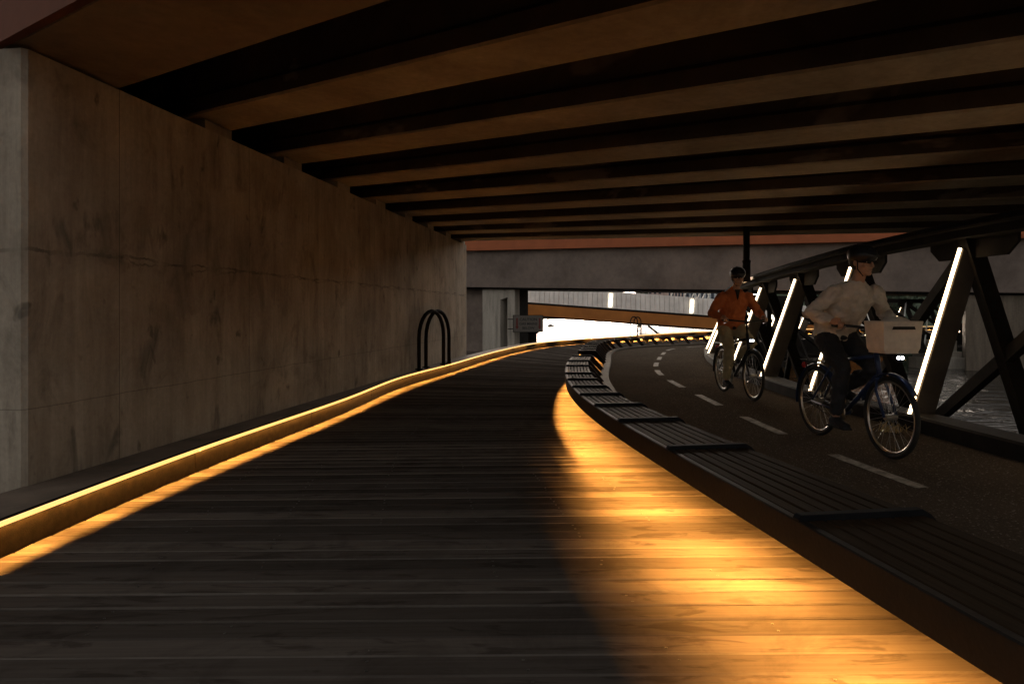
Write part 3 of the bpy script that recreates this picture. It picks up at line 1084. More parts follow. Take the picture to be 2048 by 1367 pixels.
slab(e0, e1, -.10, -.003, 4.6, .2).build('bearing_beam', MATS['black_steel'], second)
# left pier with a slot
def gpt(px):
    """point on the girder face line at photo column px"""
    k_ = (px - 1024.0) / F
    # G0 + u*gh : x = k*y
    u = (k_ * G0.y - G0.x) / (gh.x - k_ * gh.y)
    return G0 + gh * u
pa, pb, pc, pd, pe = gpt(880), gpt(958), gpt(994), gpt(1008), gpt(1023)
def pier_block(a, b, setback, depth, z0, zoff):
    A, B = a - org + gn * setback, b - org + gn * setback
    poly = [(A.x, A.y, z0), (B.x, B.y, z0), (B.x + gn.x * depth, B.y + gn.y * depth, z0), (A.x + gn.x * depth, A.y + gn.y * depth, z0)]
    top = min(a.z, b.z) + zoff
    return MB().prism(poly, (0, 0, top - z0))
pier = pier_block(pa, pb, .9, 3, -3, -.11).build('pier', MATS['girder_concrete'], second)
pier_block(pb + gh * .002, pc, .35, 3, -3, -.14).build('pier', MATS['pier_concrete'], second, bevel=.03)
pier_block(pd, pe, .35, .6, -3, -.14).build('pier', MATS['pier_concrete'], second, bevel=.05)
lint = MB()
A, B = pc - org + gn * .36, pd - org + gn * .36
zt = pc.z - .145
lint.add([(A.x, A.y, zt - .75), (B.x, B.y, zt - .62), (B.x, B.y, zt), (A.x, A.y, zt)] + [(A.x + gn.x, A.y + gn.y, zt - .75), (B.x + gn.x, B.y + gn.y, zt - .62), (B.x + gn.x, B.y + gn.y, zt), (A.x + gn.x, A.y + gn.y, zt)],
         [(0, 1, 2, 3), (4, 7, 6, 5), (0, 4, 5, 1), (3, 2, 6, 7), (0, 3, 7, 4), (1, 5, 6, 2)])
lint.build('pier_lintel', MATS['pier_concrete'], second)
pier_block(pc, pd, 1.6, 1.2, -3, -.2).build('pier_recess', MATS['black_steel'], second)
ra, rb = gpt(1932), gpt(2240)
pier_block(ra, rb, .25, 2.6, -3, -.12).build('pier', MATS['dark_pier_concrete'], second, bevel=.04)
# steps beside the right pier
st = MB()
q0 = atd(1868, 742, 28.4)
for j, (x0, x1, y0, y1) in enumerate(((1850, 1936, 716, 760), (1868, 1936, 704, 760), (1902, 1936, 682, 760))):
    a, b = atd(x0, y0, 28.6), atd(x1, y1, 28.6)
    st.box(((a.x + b.x) / 2, 28.6 + j * .35 + .6, (a.z - 1.6) / 2), (b.x - a.x, 1.2, a.z + 1.6))
tag(st.build('water_steps', MATS['pier_concrete'], bevel=.02), 'pale concrete steps beside the right bridge pier at the water', 'steps', kind='thing')

# ------------------------------------------------------------------ sign on the pier
sg = atd(1056, 647, 38.6)
sign = empty('hanging_sign', sg, math.radians(-3), 'grey warning sign with red arrows and three lines of lettering on the left pier', 'sign', kind='thing')
MB().box((0, 0, 0), (1.66, .05, .92)).build('sign_panel', MATS['sign_white'], sign, bevel=.01)
fm = MB()
for z in (-.475, .475): fm.box((0, 0, z), (1.72, .07, .03))
for x in (-.845, .845): fm.box((x, 0, 0), (.03, .07, .98))
for z in (.25, -.3): fm.box((-1.0, .03, z), (.30, .05, .05))
fm.build('sign_frame', MATS['black_steel'], sign)
ar = MB()
for x in (-.62, .66):
    ar.prism([(x - .045, -.029, .32), (x + .045, -.029, .32), (x + .045, -.029, -.15), (x + .10, -.029, -.15), (x, -.029, -.33), (x - .10, -.029, -.15), (x - .045, -.029, -.15)], (0, .003, 0))
ar.build('arrow_mark', MATS['sign_red'], sign)
for txt, z, sz in (("CAUTION", .17, .22), ("GAS MAINS", -.07, .20), ("BELOW", -.31, .20)):
    cu = bpy.data.curves.new('lettering', 'FONT')
    cu.body = txt; cu.size = sz; cu.align_x = 'CENTER'; cu.extrude = .001; cu.offset = .004
    cu.materials.append(MATS['sign_black'])
    tmp = bpy.data.objects.new('tmp', cu)
    COL.objects.link(tmp)
    bpy.context.view_layer.update()
    me = bpy.data.meshes.new_from_object(tmp.evaluated_get(bpy.context.evaluated_depsgraph_get()))
    bpy.data.objects.remove(tmp)
    o = bpy.data.objects.new('lettering', me)
    COL.objects.link(o)
    o.parent = sign
    o.location = (.02, -.029, z); o.rotation_euler = (R(90), 0, 0)

# ------------------------------------------------------------------ sloping footbridge with corrugated parapet
FY = 58.0
foot = empty('footbridge', atd(1200, 640, FY), 0, 'sloping footbridge with white corrugated parapet over an orange girder', 'bridge')
fo = Vector(foot.location)
fx0, fx1 = 860, 1790
def fl(px): return 602 + (px - 1030) * .0732     # photo row of the parapet foot
mb = MB()
bw_ = 9.6
px = fx0
V, Fc = [], []
ncor = 0
while px < fx1:
    # corrugation: broad face, slanted side, narrow groove
    for f, dep in ((0, 0), (.70, 0), (.80, .09), (.92, .09)):
        q = px + f * bw_
        a = atd(q, fl(q), FY); b = atd(q, fl(q) - 33.5, FY)
        V.append((a.x - fo.x, a.y - fo.y + dep, a.z - fo.z)); V.append((b.x - fo.x, b.y - fo.y + dep, b.z - fo.z))
    px += bw_; ncor += 1
n = len(V) // 2
mb.add(V, [(2 * i, 2 * i + 2, 2 * i + 3, 2 * i + 1) for i in range(n - 1)])
par = mb.build('parapet', MATS['fence_metal'], foot)
sol = par.modifiers.new('thick', 'SOLIDIFY'); sol.thickness = .04; sol.offset = -1
def fslab(r0, r1, y0, y1, name, mat, x0=fx0, x1=fx1):
    P = []
    for q in (x0, x1):
        for rr in (r0, r1):
            a = atd(q, fl(q) + rr, FY)
            for yy in (y0, y1):
                P.append((a.x - fo.x, yy - fo.y, a.z - fo.z))
    return MB().add(P, [(0, 1, 5, 4), (2, 6, 7, 3), (0, 4, 6, 2), (1, 3, 7, 5), (0, 2, 3, 1), (4, 5, 7, 6)]).build(name, mat, foot)
fslab(-2.2, 4.2, FY + .15, FY + 3, 'deck_edge', MATS['black_steel'])
fslab(4.2, 25.5, FY + .13, FY + 2.8, 'girder', MATS['orange_paint'])
fslab(25.5, 29, FY + .0, FY + 2.9, 'girder_flange', MATS['truss_steel'])
for q, in ((1046,), (1221,), (1383.5,), (1546,), (1706,)):
    a, b = atd(q - .6, fl(q) - 2.5, FY - .08), atd(q + 1.2, fl(q) - (27 if q < 1100 else 29), FY - .08)
    MB().bar(a - fo, b - fo, .26, .05, (0, 1, 0)).build('strip_lamp', MATS['fence_lamp'], foot)
fp = MB()
for q in (1033, 1049):
    a = atd(q, fl(q) + 29, FY + .8)
    fp.tube([(a.x - fo.x, a.y - fo.y, a.z - fo.z), (a.x - fo.x, a.y - fo.y, -2.5 - fo.z)], .42, 14)
fp.build('pier', MATS['pier_concrete'], foot, smooth=False)
# slim brace under the deck
a, b = atd(1296, 651, FY + .5), atd(1318, 668, FY + .5)
MB().bar(a - fo, b - fo, .15, .15).build('brace', MATS['truss_steel'], foot)
# arched hoops standing on the ramp behind the parapet
arch = empty('arched_canopy', atd(1420, 600, FY + 3.2), 0, 'row of thin white arched hoops behind the footbridge parapet', 'canopy', kind='thing')
ao = Vector(arch.location)
for j, q in enumerate((1393, 1419, 1435, 1446, 1456, 1466)):
    pts = []
    base = atd(q, fl(q) - 30, FY + 3.2)
    for e in range(11):
        th = math.pi * (e / 10)
        pts.append((base.x - ao.x - 1.15 + 1.15 * math.cos(th), base.y - ao.y, base.z - ao.z + 1.25 * math.sin(th)))
    MB().tube(pts, .055, 6).build('hoop', MATS['pale_steel'], arch)
# mooring pile in front of the bright water
mp_ = atd(1063, 690, 44)
mb = MB()
mb.tube([(mp_.x, mp_.y, -2), (mp_.x, mp_.y, CAMH + (621 - 667) / F * 44)], .36, 14)
mb.tube([(mp_.x, mp_.y, -.05), (mp_.x, mp_.y, .0), (mp_.x, mp_.y, .12), (mp_.x, mp_.y, .17)], [.38, .46, .46, .38], 14)
tag(mb.build('mooring_pile', MATS['truss_steel']), 'dark round mooring pile in the river just below the hanging sign', 'mooring pile', kind='thing')

# ------------------------------------------------------------------ far boats, buildings, trees
def far_boat(px, py, k_, label):
    y = (CAMH - WZ) * F / (py - HORIZON)
    x = (px - 1024) / F * y
    root = empty('moored_boat', (x, y, WZ), 0, label, 'boat')
    q = lambda pts: [(a * k_, b * k_, c * k_) for a, b, c in pts]
    L = 5.0
    MB().prism(q([(-L / 2, -1, .9), (-L / 2 + .5, -1, 0), (L / 2 - .6, -1, 0), (L / 2, -1, 1.0)]), (0, 2 * k_, 0)).build('hull', MATS['boat_hull'], root)
    MB().prism(q([(-L * .3, -.8, .92), (L * .2, -.8, .92), (L * .12, -.8, 1.9), (-L * .26, -.8, 1.9)]), (0, 1.6 * k_, 0)).build('cabin', MATS['pale_steel'], root)
far_boat(1102, 653, .26, 'small dark boat alone on the bright water near the sign')

def far_block(name, px0, px1, ytop, Y, mat, label, rows=4, cols=6, pxb=None, depth=14):
    a, b = atd(px0, ytop, Y), atd(px1, ytop, Y)
    w = b.x - a.x; h_ = a.z
    root = empty(name, ((a.x + b.x) / 2, Y, 0), 0, label, 'building', 'buildings on the far bank')
    MB().box((0, depth / 2, h_ / 2), (w, depth, h_)).build('wall', mat, root)
    MB().box((0, depth / 2, h_ + .3), (w + .6, depth + .6, .6)).build('roof', MATS['far_paint_grey'], root)
    for r_ in range(rows):
        for c_ in range(cols):
            cx = -w / 2 + w * (c_ + .5) / cols
            cz = h_ * (r_ + .55) / rows
            MB().box((cx, -.03, cz), (w / cols * .55, .12, h_ / rows * .6)).build('window', MATS['far_glass'], root)
    return root
far_block('office_block', 1286, 1334, 555, 235, MATS['far_paint_rose'], 'dark office block at the left end of the far skyline above the parapet', 4, 5)
far_block('apartment_block', 1336, 1368, 548, 228, MATS['far_paint_rose'], 'rose tinted apartment block in the middle of the far skyline', 5, 5)
far_block('warehouse', 1370, 1440, 560, 240, MATS['far_paint_grey'], 'blue grey warehouse behind the white arched hoops', 3, 7)

def make_tree(x, y, z, h_, r_, label, seed):
    rg = random.Random(seed)
    root = empty('bank_tree', (x, y, z), rg.uniform(0, 6), label, 'tree', 'trees behind the truss on the right')
    tk = MB()
    tk.tube([(0, 0, -.3), (.05, 0, h_ * .3), (.0, .1, h_ * .55), (.1, .1, h_ * .8)], [.22, .17, .11, .04], 8)
    for q in range(5):
        an = rg.uniform(0, 6.28); z0 = h_ * rg.uniform(.3, .55)
        tk.tube([(0, 0, z0), (math.cos(an) * r_ * .4, math.sin(an) * r_ * .4, z0 + h_ * .15), (math.cos(an) * r_ * .7, math.sin(an) * r_ * .7, z0 + h_ * .25)], [.08, .05, .02], 6)
    tk.build('trunk', MATS['bark'], root)
    cr_ = MB()
    clumps = [(rg.gauss(0, r_ * .42), rg.gauss(0, r_ * .42), h_ * rg.uniform(.35, .95), r_ * rg.uniform(.22, .42)) for _ in range(26)]
    for (cx, cy, cz, cr0) in clumps:
        for _ in range(90):
            d = Vector((rg.gauss(0, 1), rg.gauss(0, 1), rg.gauss(0, 1))).normalized() * cr0 * rg.uniform(.4, 1.05)
            p = Vector((cx, cy, cz)) + d
            u = Vector((rg.gauss(0, 1), rg.gauss(0, 1), rg.gauss(0, 1))).normalized()
            w_ = u.cross(Vector((rg.gauss(0, 1), rg.gauss(0, 1), rg.gauss(0, 1)))).normalized()
            sz = rg.uniform(.10, .2)
            cr_.add([p - u * sz, p + w_ * sz * .5, p + u * sz, p - w_ * sz * .5], [(0, 1, 2, 3)])
    cr_.build('crown', MATS['foliage_dark'], root, fixn=False)
tl_ = [(34, 72, 4.6, 2.9, 'leftmost dark bushy tree on the bank behind the truss'), (39, 70, 4.2, 2.6, 'second dark tree from the left behind the truss'),
       (44, 68, 4.9, 3.1, 'tallest dark tree behind the near slanting light'), (50, 69, 4.3, 2.9, 'rightmost dark tree beside the bridge pier'),
       (17.2, 92, 6.0, 2.2, 'round dark tree showing through the white arched hoops')]
for i, (x, y, h_, r_, lb) in enumerate(tl_):
    make_tree(x, y, -.2 if i < 4 else -.5, h_, r_, lb, 20 + i)

# lit straw tuft caught at the foot of the nearest light
tuft = MB()
c = atd(1779, 850, 6.75)
rg = random.Random(5)
for q in range(46):
    a = rg.uniform(0, 6.28); l = rg.uniform(.04, .13)
    b0 = Vector((c.x + rg.gauss(0, .07), c.y + rg.gauss(0, .035), ZP + .003))
    e = b0 + Vector((math.cos(a) * l * .6, math.sin(a) * l * .6, l * rg.uniform(.5, 1.1)))
    mid = b0.lerp(e, .55) + Vector((0, 0, l * .12))
    tuft.tube([b0, mid, e], [.004, .0035, .001], 4)
tag(tuft.build('grass_tuft', MATS['straw']), 'small dry grass tuft lit up at the foot of the nearest slanting light', 'grass tuft', kind='thing')

# ------------------------------------------------------------------ cyclists
simple('skin', (0.42, 0.24, 0.16), 0.55, 0, 0.1, 20)
simple('orange_cloth', (0.42, 0.115, 0.035), 0.85, 0, 0.22, 7)
simple('grey_cloth', (0.50, 0.45, 0.40), 0.85, 0, 0.25, 6)
simple('khaki_cloth', (0.33, 0.27, 0.16), 0.85, 0, 0.2, 7)
simple('black_cloth', (0.02, 0.02, 0.023), 0.85, 0, 0.3, 7)
simple('helmet_black', (0.015, 0.015, 0.018), 0.35, 0, 0.2, 9)
simple('hair_dark', (0.03, 0.022, 0.016), 0.6, 0, 0.3, 20)
simple('tyre_rubber', (0.018, 0.017, 0.016), 0.75, 0, 0.2, 15)
simple('bike_silver', (0.42, 0.41, 0.40), 0.3, 0.9, 0.1, 10)
simple('bike_blue', (0.02, 0.035, 0.09), 0.35, 0.2, 0.15, 10)
simple('bike_black', (0.02, 0.02, 0.022), 0.35, 0.2, 0.15, 10)
simple('basket_white', (0.58, 0.52, 0.45), 0.7, 0, 0.15, 12)
simple('white_eye', (0.7, 0.68, 0.65), 0.3)
simple('dark_slot', (0.015, 0.013, 0.012), 0.7)
simple('reflector_red', (0.35, 0.02, 0.02), 0.3)

def ik(h, a, l1, l2, fwd):
    """middle joint between h and a, bent towards fwd"""
    d = a - h
    L = min(d.length, (l1 + l2) * .999)
    u = d.normalized()
    x = (l1 * l1 - l2 * l2 + L * L) / (2 * L)
    hh = math.sqrt(max(l1 * l1 - x * x, 0))
    f = (fwd - u * fwd.dot(u)).normalized()
    return h + u * x + f * hh

def make_bike(label, rear, front, frame_mat, basket, crank):
    """bike frame: x forward, y to the rider's left"""
    mid = (rear + front) / 2
    d = (front - rear)
    rz = math.atan2(d.y, d.x)
    root = empty('bicycle', (mid.x, mid.y, ZP), rz, label, 'bicycle', 'bicycles on the cycle path')
    WR = .335
    xr, xf = -.50, .56
    for xw, turn in ((xr, 0), (xf, 0)):
        w = empty('wheel', (xw, 0, WR), 0); w.parent = root
        circ = lambda r_, n=40: [(r_ * math.cos(2 * math.pi * q / n), 0, r_ * math.sin(2 * math.pi * q / n)) for q in range(n)]
        MB().tube(circ(WR - .02), .020, 8, closed=True).build('tyre', MATS['tyre_rubber'], w, smooth=True)
        MB().tube(circ(WR - .047), .011, 6, closed=True).build('rim', MATS['bike_silver'], w, smooth=True)
        sp = MB()
        for q in range(28):
            a = 2 * math.pi * q / 28
            a2 = a + (.35 if q % 4 < 2 else -.35)
            sp.tube([(.022 * math.cos(a2), .025 * (-1) ** q, .022 * math.sin(a2)), ((WR - .05) * math.cos(a), 0, (WR - .05) * math.sin(a))], .0013, 4)
        sp.build('spokes', MATS['bike_silver'], w)
        MB().tube([(0, -.05, 0), (0, .05, 0)], .024, 10).build('hub', MATS['bike_silver'], w)
    bb = Vector((-.06, 0, .285)); st_ = Vector((-.20, 0, .80)); hd = Vector((.37, 0, .86)); hb = Vector((.42, 0, .68)); ra = Vector((xr, 0, WR)); fa = Vector((xf, 0, WR))
    fr = MB()
    for a, b, r_ in ((bb, st_, .017), (bb, hb, .021), (st_ + Vector((.01, 0, -.06)), hd + Vector((.01, 0, -.04)), .018), (hd + Vector((0, 0, .03)), hb + Vector((.01, 0, -.05)), .022)):
        fr.tube([a, b], r_, 10)
    for sg in (-1, 1):
        fr.tube([bb + Vector((0, sg * .04, 0)), ra + Vector((0, sg * .06, 0))], .011, 8)
        fr.tube([st_ + Vector((0, sg * .02, -.06)), ra + Vector((0, sg * .06, 0))], .009, 8)
    fr.tube([bb + Vector((0, -.045, 0)), bb + Vector((0, .045, 0))], .024, 10)
    fr.build('frame', frame_mat, root, smooth=True)
    fk = MB()
    for sg in (-1, 1):
        fk.tube([hb + Vector((.01, sg * .03, -.04)), hb + Vector((.035, sg * .055, -.14)), fa + Vector((0, sg * .055, 0))], .012, 8)
    fk.tube([hb + Vector((.01, -.045, -.05)), hb + Vector((.01, .045, -.05))], .016, 8)
    fk.build('fork', frame_mat, root, smooth=True)
    sm = MB()
    sm.tube([hd, hd + Vector((-.02, 0, .16)), hd + Vector((.03, 0, .19))], .014, 8)
    gl, gr = Vector((.30, .275, 1.075)), Vector((.30, -.275, 1.075))
    sm.tube([gl + Vector((-.06, 0, 0)), gl + Vector((.03, -.02, 0)), Vector((.40, .12, 1.06)), Vector((.40, 0, 1.05)), Vector((.40, -.12, 1.06)), gr + Vector((.03, .02, 0)), gr + Vector((-.06, 0, 0))], .012, 8)
    hbar = sm.build('handlebar', MATS['bike_black'], root, smooth=True)
    for g in (gl, gr):
        MB().tube([g + Vector((-.10, 0, 0)), g + Vector((.02, 0, 0))], .017, 8).build('grip', MATS['tyre_rubber'], hbar, smooth=True)
        MB().tube([g + Vector((.05, .02 if g.y < 0 else -.02, .0)), g + Vector((.03, 0, -.035)), g + Vector((-.05, 0, -.05))], .006, 6).build('brake_lever', MATS['bike_silver'], hbar)
    MB().tube([st_ + Vector((0, 0, -.02)), Vector((-.225, 0, .93))], .013, 8).build('seat_post', MATS['bike_silver'], root)
    sd_ = MB()
    sd_.ell((-.28, 0, .955), (.11, .085, .035)); sd_.ell((-.15, 0, .955), (.13, .032, .026))
    sd_.build('saddle', MATS['tyre_rubber'], root, smooth=True)
    cr_ = MB()
    cr_.tube([bb + Vector((0, -.055, 0)), bb + Vector((.0, -.062, 0))], .095, 24)
    dirv = Vector((math.cos(crank), 0, math.sin(crank)))
    pr_, pl_ = bb + dirv * .17 + Vector((0, -.075, 0)), bb - dirv * .17 + Vector((0, .075, 0))
    cr_.bar(bb + Vector((0, -.07, 0)), pr_, .012, .026); cr_.bar(bb + Vector((0, .07, 0)), pl_, .012, .026)
    cr_.build('crank', MATS['bike_silver'], root)
    for p, sg in ((pr_, -1), (pl_, 1)):
        MB().box(p + Vector((0, sg * .05, 0)), (.10, .09, .022)).build('pedal', MATS['bike_black'], root)
    cn = MB()
    cn.tube([bb + Vector((0, -.058, .092)), ra + Vector((0, -.058, .035))], .004, 4); cn.tube([bb + Vector((0, -.058, -.092)), ra + Vector((0, -.058, -.035))], .004, 4)
    cn.build('chain', MATS['bike_black'], root)
    for xw, a0, a1 in ((xr, 20, 190), (xf, 35, 165)):
        mg = MB()
        V = []
        for q in range(17):
            th = R(a0 + (a1 - a0) * q / 16)
            for o, dr in ((-.028, -.008), (-.015, .004), (.015, .004), (.028, -.008)):
                rr = WR + .022 + dr
                V.append((xw + rr * math.cos(th), o, WR + rr * math.sin(th)))
        mg.add(V, [(q * 4 + c, q * 4 + c + 1, q * 4 + c + 5, q * 4 + c + 4) for q in range(16) for c in range(3)])
        o = mg.build('mudguard', frame_mat, root, smooth=True, fixn=False)
        mod = o.modifiers.new('thick', 'SOLIDIFY'); mod.thickness = .003
    rk = MB()
    for sg in (-.055, .055):
        rk.tube([(-.28, sg, .72), (-.72, sg, .72)], .006, 6)
        rk.tube([(xr, sg * 1.1, WR), (-.62, sg, .72)], .006, 6)
    for x in (-.36, -.5, -.64, -.72): rk.tube([(x, -.055, .72), (x, .055, .72)], .005, 6)
    rk.build('rear_rack', MATS['bike_black'], root)
    if basket:
        bk = MB()
        bk.prism([(.48, -.14, .86), (.48, .14, .86), (.70, .14, .86), (.70, -.14, .86)], (0, 0, .01))
        def ring(z, e): return [(.48 - e, -.155 - e, z), (.48 - e, .155 + e, z), (.70 + e, .155 + e, z), (.70 + e, -.155 - e, z)]
        lv = [(.86, -.015), (.90, 0.0), (1.0, .006), (1.09, .012), (1.115, .016)]
        V = []
        for z, e in lv: V += ring(z, e)
        bk.add(V, [(q * 4 + c, q * 4 + (c + 1) % 4, q * 4 + 4 + (c + 1) % 4, q * 4 + 4 + c) for q in range(len(lv) - 1) for c in range(4)])
        bo = bk.build('basket', MATS['basket_white'], root, bevel=.02)
        mod = bo.modifiers.new('thick', 'SOLIDIFY'); mod.thickness = .012
        bo.modifiers.move(1, 0)
        sl = MB()
        sl.prism([(.718, -.10, 1.05), (.718, .10, 1.05), (.718, .09, 1.075), (.718, -.09, 1.075)], (.004, 0, 0))
        sl.build('handle_slot', MATS['dark_slot'], bo)
        ct = MB()
        ct.ell((.59, .02, 1.10), (.09, .12, .055), 12, 8)
        ct.build('cover_cloth', MATS['basket_white'], bo, smooth=True)
        MB().tube([(.43, 0, .84), (.66, 0, .85)], .012, 8).build('carrier', MATS['bike_black'], root)
        lz, lx = .825, .66
    else:
        lz, lx = .80, .50
    lm = MB(); lm.tube([(lx - .06, 0, lz), (lx - .02, 0, lz), (lx + .015, 0, lz)], [.018, .03, .034], 12)
    hl = lm.build('headlight', MATS['bike_black'], root, smooth=True)
    le = MB()
    for sg in ((-1, 1) if not basket else (-1, 1)):
        le.ell((lx + .018, sg * .016, lz), (.006, .017, .013), 10, 6)
    le.build('lens', MATS['bike_lamp'], hl, smooth=True)
    MB().ell((-.735, 0, .66), (.01, .03, .03), 10, 6).build('reflector', MATS['reflector_red'], root)
    return root, (pr_ + Vector((0, -.05, 0)), pl_ + Vector((0, .05, 0))), (gl, gr)

def capsule(mb, pts, n=14):
    """loft of ellipse rings: (point, half width y, half depth x, axis frame from neighbours)"""
    P = [Vector(p[0]) for p in pts]
    N = len(P)
    V = []
    # rounded ends
    seq = []
    d0 = (P[0] - P[1]).normalized(); d1 = (P[-1] - P[-2]).normalized()
    seq.append((P[0] + d0 * min(pts[0][1], pts[0][2]) * .75, pts[0][1] * .45, pts[0][2] * .45))
    seq += [(P[i], pts[i][1], pts[i][2]) for i in range(N)]
    seq.append((P[-1] + d1 * min(pts[-1][1], pts[-1][2]) * .75, pts[-1][1] * .45, pts[-1][2] * .45))
    for i, (p, a, b) in enumerate(seq):
        d = (seq[min(i + 1, len(seq) - 1)][0] - seq[max(i - 1, 0)][0]).normalized()
        y = Vector((0, 1, 0)); y = (y - d * y.dot(d))
        if y.length < .3: y = Vector((0, 0, 1)) - d * d.z
        y.normalize()
        x = y.cross(d)
        for q in range(n):
            t = 2 * math.pi * q / n
            V.append(p + y * math.cos(t) * a + x * math.sin(t) * b)
    M_ = len(seq)
    Fc = [(i * n + q, i * n + (q + 1) % n, (i + 1) * n + (q + 1) % n, (i + 1) * n + q) for i in range(M_ - 1) for q in range(n)]
    Fc.append(tuple(range(n))); Fc.append(tuple((M_ - 1) * n + q for q in range(n)))
    mb.add(V, Fc)

def grown(mb, name, mat, parent, voxel, smooth=6, fold=0.0):
    o = mb.build(name, mat, parent, smooth=True)
    r_ = o.modifiers.new('join', 'REMESH'); r_.mode = 'VOXEL'; r_.voxel_size = voxel; r_.use_smooth_shade = True
    s_ = o.modifiers.new('soft', 'SMOOTH'); s_.iterations = smooth; s_.factor = .5
    if fold:
        tx = bpy.data.textures.new(name + '_folds', 'CLOUDS'); tx.noise_scale = .075; tx.noise_depth = 2
        dm = o.modifiers.new('folds', 'DISPLACE'); dm.texture = tx; dm.strength = fold; dm.mid_level = .5; dm.texture_coords = 'LOCAL'
    return o

def make_rider(label, bike, pedals, grips, mats, opt):
    cloth, legs = mats
    root = empty('person', bike.location, bike.rotation_euler.z, label, 'person', 'riders on the cycle path')
    hipc = Vector((-.22, 0, 1.00))
    ts = opt.get('torso', .93)
    lean = opt.get('lean', .20)
    chest = hipc + Vector((lean * .75, 0, .34 * ts)); sh = hipc + Vector((lean, 0, .475 * ts))
    neck = sh + Vector((.04, 0, .085)); head = neck + Vector((.055, 0, .135))
    yaw = opt.get('yaw', 0.0)
    # ---- body
    bd = MB()
    capsule(bd, [(hipc + Vector((0, 0, -.06)), .165, .115), (hipc + Vector((.02, 0, .10)), .145, .10), (hipc + Vector((lean * .55, 0, .24 * ts)), .15, .105), (chest, .175, .115), (sh + Vector((0, 0, .0)), .14, .075)])
    capsule(bd, [(sh + Vector((0, 0, -.02)), .06, .058), (neck, .052, .055), (neck + Vector((.03, 0, .06)), .052, .058)])
    Mh = Matrix.Rotation(yaw, 3, 'Z') @ Matrix.Rotation(R(8), 3, 'Y')
    H = lambda x, y, z: head + Mh @ Vector((x, y, z))
    bd.ell(H(-.01, 0, .02), (.098, .076, .105), 16, 12, Mh)
    bd.ell(H(.025, 0, -.045), (.068, .058, .075), 14, 10, Mh)
    bd.ell(H(.075, 0, -.090), (.024, .028, .022), 10, 8, Mh)          # chin
    capsule(bd, [(H(.088, 0, .015), .009, .010), (H(.105, 0, -.012), .012, .012), (H(.112, 0, -.030), .015, .013)], 10)   # nose
    bd.ell(H(.078, 0, .030), (.018, .052, .010), 12, 6, Mh)            # brow
    bd.ell(H(.088, 0, -.062), (.012, .026, .008), 10, 6, Mh)           # lips
    for sg in (-1, 1):
        bd.ell(H(-.005, sg * .077, -.005), (.020, .010, .032), 10, 8, Mh)   # ears
        bd.ell(H(.062, sg * .038, -.030), (.022, .020, .020), 10, 6, Mh)    # cheeks
    hands, elbows, shl = {}, {}, {}
    knees, ankles, hips = {}, {}, {}
    for sg, g, pdl in ((1, grips[0], pedals[1]), (-1, grips[1], pedals[0])):
        S = sh + Vector((-.005, sg * .185, -.035)); shl[sg] = S
        wr = g + Vector((-.095, sg * .012, .035)); hands[sg] = wr
        E = ik(S, wr, .29, .26, Vector((-.30, sg * .50, -.60))); elbows[sg] = E
        capsule(bd, [(S, .052, .052), (S.lerp(E, .5), .044, .046), (E, .036, .038), (E.lerp(wr, .45), .034, .035), (wr, .022, .026)])
        # palm and five fingers wrapped round the grip
        palm = g + Vector((-.035, sg * .004, .030))
        capsule(bd, [(wr, .020, .027), (palm, .016, .040), (g + Vector((.0, 0, .028)), .013, .036)], 10)
        for f in range(4):
            off = (f - 1.5) * .019
            ln = (.88, 1.0, .95, .78)[f]
            k0 = g + Vector((.012, off, .026))
            k1 = g + Vector((.034 * ln, off, .010)); k2 = g + Vector((.030 * ln, off, -.016)); k3 = g + Vector((.008 * ln, off, -.024))
            k0 = Vector((g.x - .030 + f * .0, g.y, g.z)) + Vector((.042 - abs(f - 1.5) * .004, off, .024))
            capsule(bd, [(k0, .0085, .0085), (k1, .0082, .0082), (k2, .0078, .0078), (k3, .007, .007)], 8)
        th0 = palm + Vector((.0, -sg * .034, -.004)); th1 = g + Vector((.004, -sg * .040, -.006)); th2 = g + Vector((.016, -sg * .030, -.024))
        capsule(bd, [(th0, .011, .011), (th1, .0095, .0095), (th2, .008, .008)], 8)
        hp_ = hipc + Vector((.0, sg * .095, -.035)); hips[sg] = hp_
        an = pdl + Vector((-.075, 0, .095)); ankles[sg] = an
        kn = ik(hp_, an, .445, .43, Vector((1, sg * .12, .15))); knees[sg] = kn
        capsule(bd, [(hp_, .088, .09), (hp_.lerp(kn, .5), .072, .076), (kn, .054, .057), (kn.lerp(an, .35), .052, .056), (an, .034, .038)])
        capsule(bd, [(an + Vector((-.03, 0, -.055)), .034, .030), (an + Vector((.06, 0, -.065)), .038, .025), (an + Vector((.15, 0, -.07)), .033, .018)])
    body = grown(bd, 'body', MATS['skin'], root, .0065, 3)
    for sg in (-1, 1):
        MB().ell(H(.083, sg * .031, .008), (.010, .014, .008), 10, 6, Mh).build('eye', MATS['white_eye'], root, smooth=True)
        MB().ell(H(.091, sg * .031, .007), (.004, .006, .006), 8, 6, Mh).build('iris', MATS['hair_dark'], root, smooth=True)
    # ---- jacket
    jk = MB()
    e = .018
    capsule(jk, [(hipc + Vector((-.005, 0, -.03)), .20, .150), (hipc + Vector((.02, 0, .07)), .185, .14), (hipc + Vector((lean * .5, 0, .22 * ts)), .185, .135), (chest, .205, .142), (sh + Vector((0, 0, -.005)), .165, .095)], 18)
    capsule(jk, [(sh + Vector((.0, 0, .01)), .095, .085), (sh + Vector((.02, 0, .058)), .070, .074)], 14)
    for sg in (-1, 1):
        S, E, wr = shl[sg], elbows[sg], hands[sg]
        capsule(jk, [(S, .076, .078), (S.lerp(E, .5), .066, .070), (E, .058, .062), (E.lerp(wr, .5), .052, .053), (E.lerp(wr, .90), .040, .042)])
    grown(jk, 'jacket', cloth, root, .010, 3, .046)
    zp_ = MB()
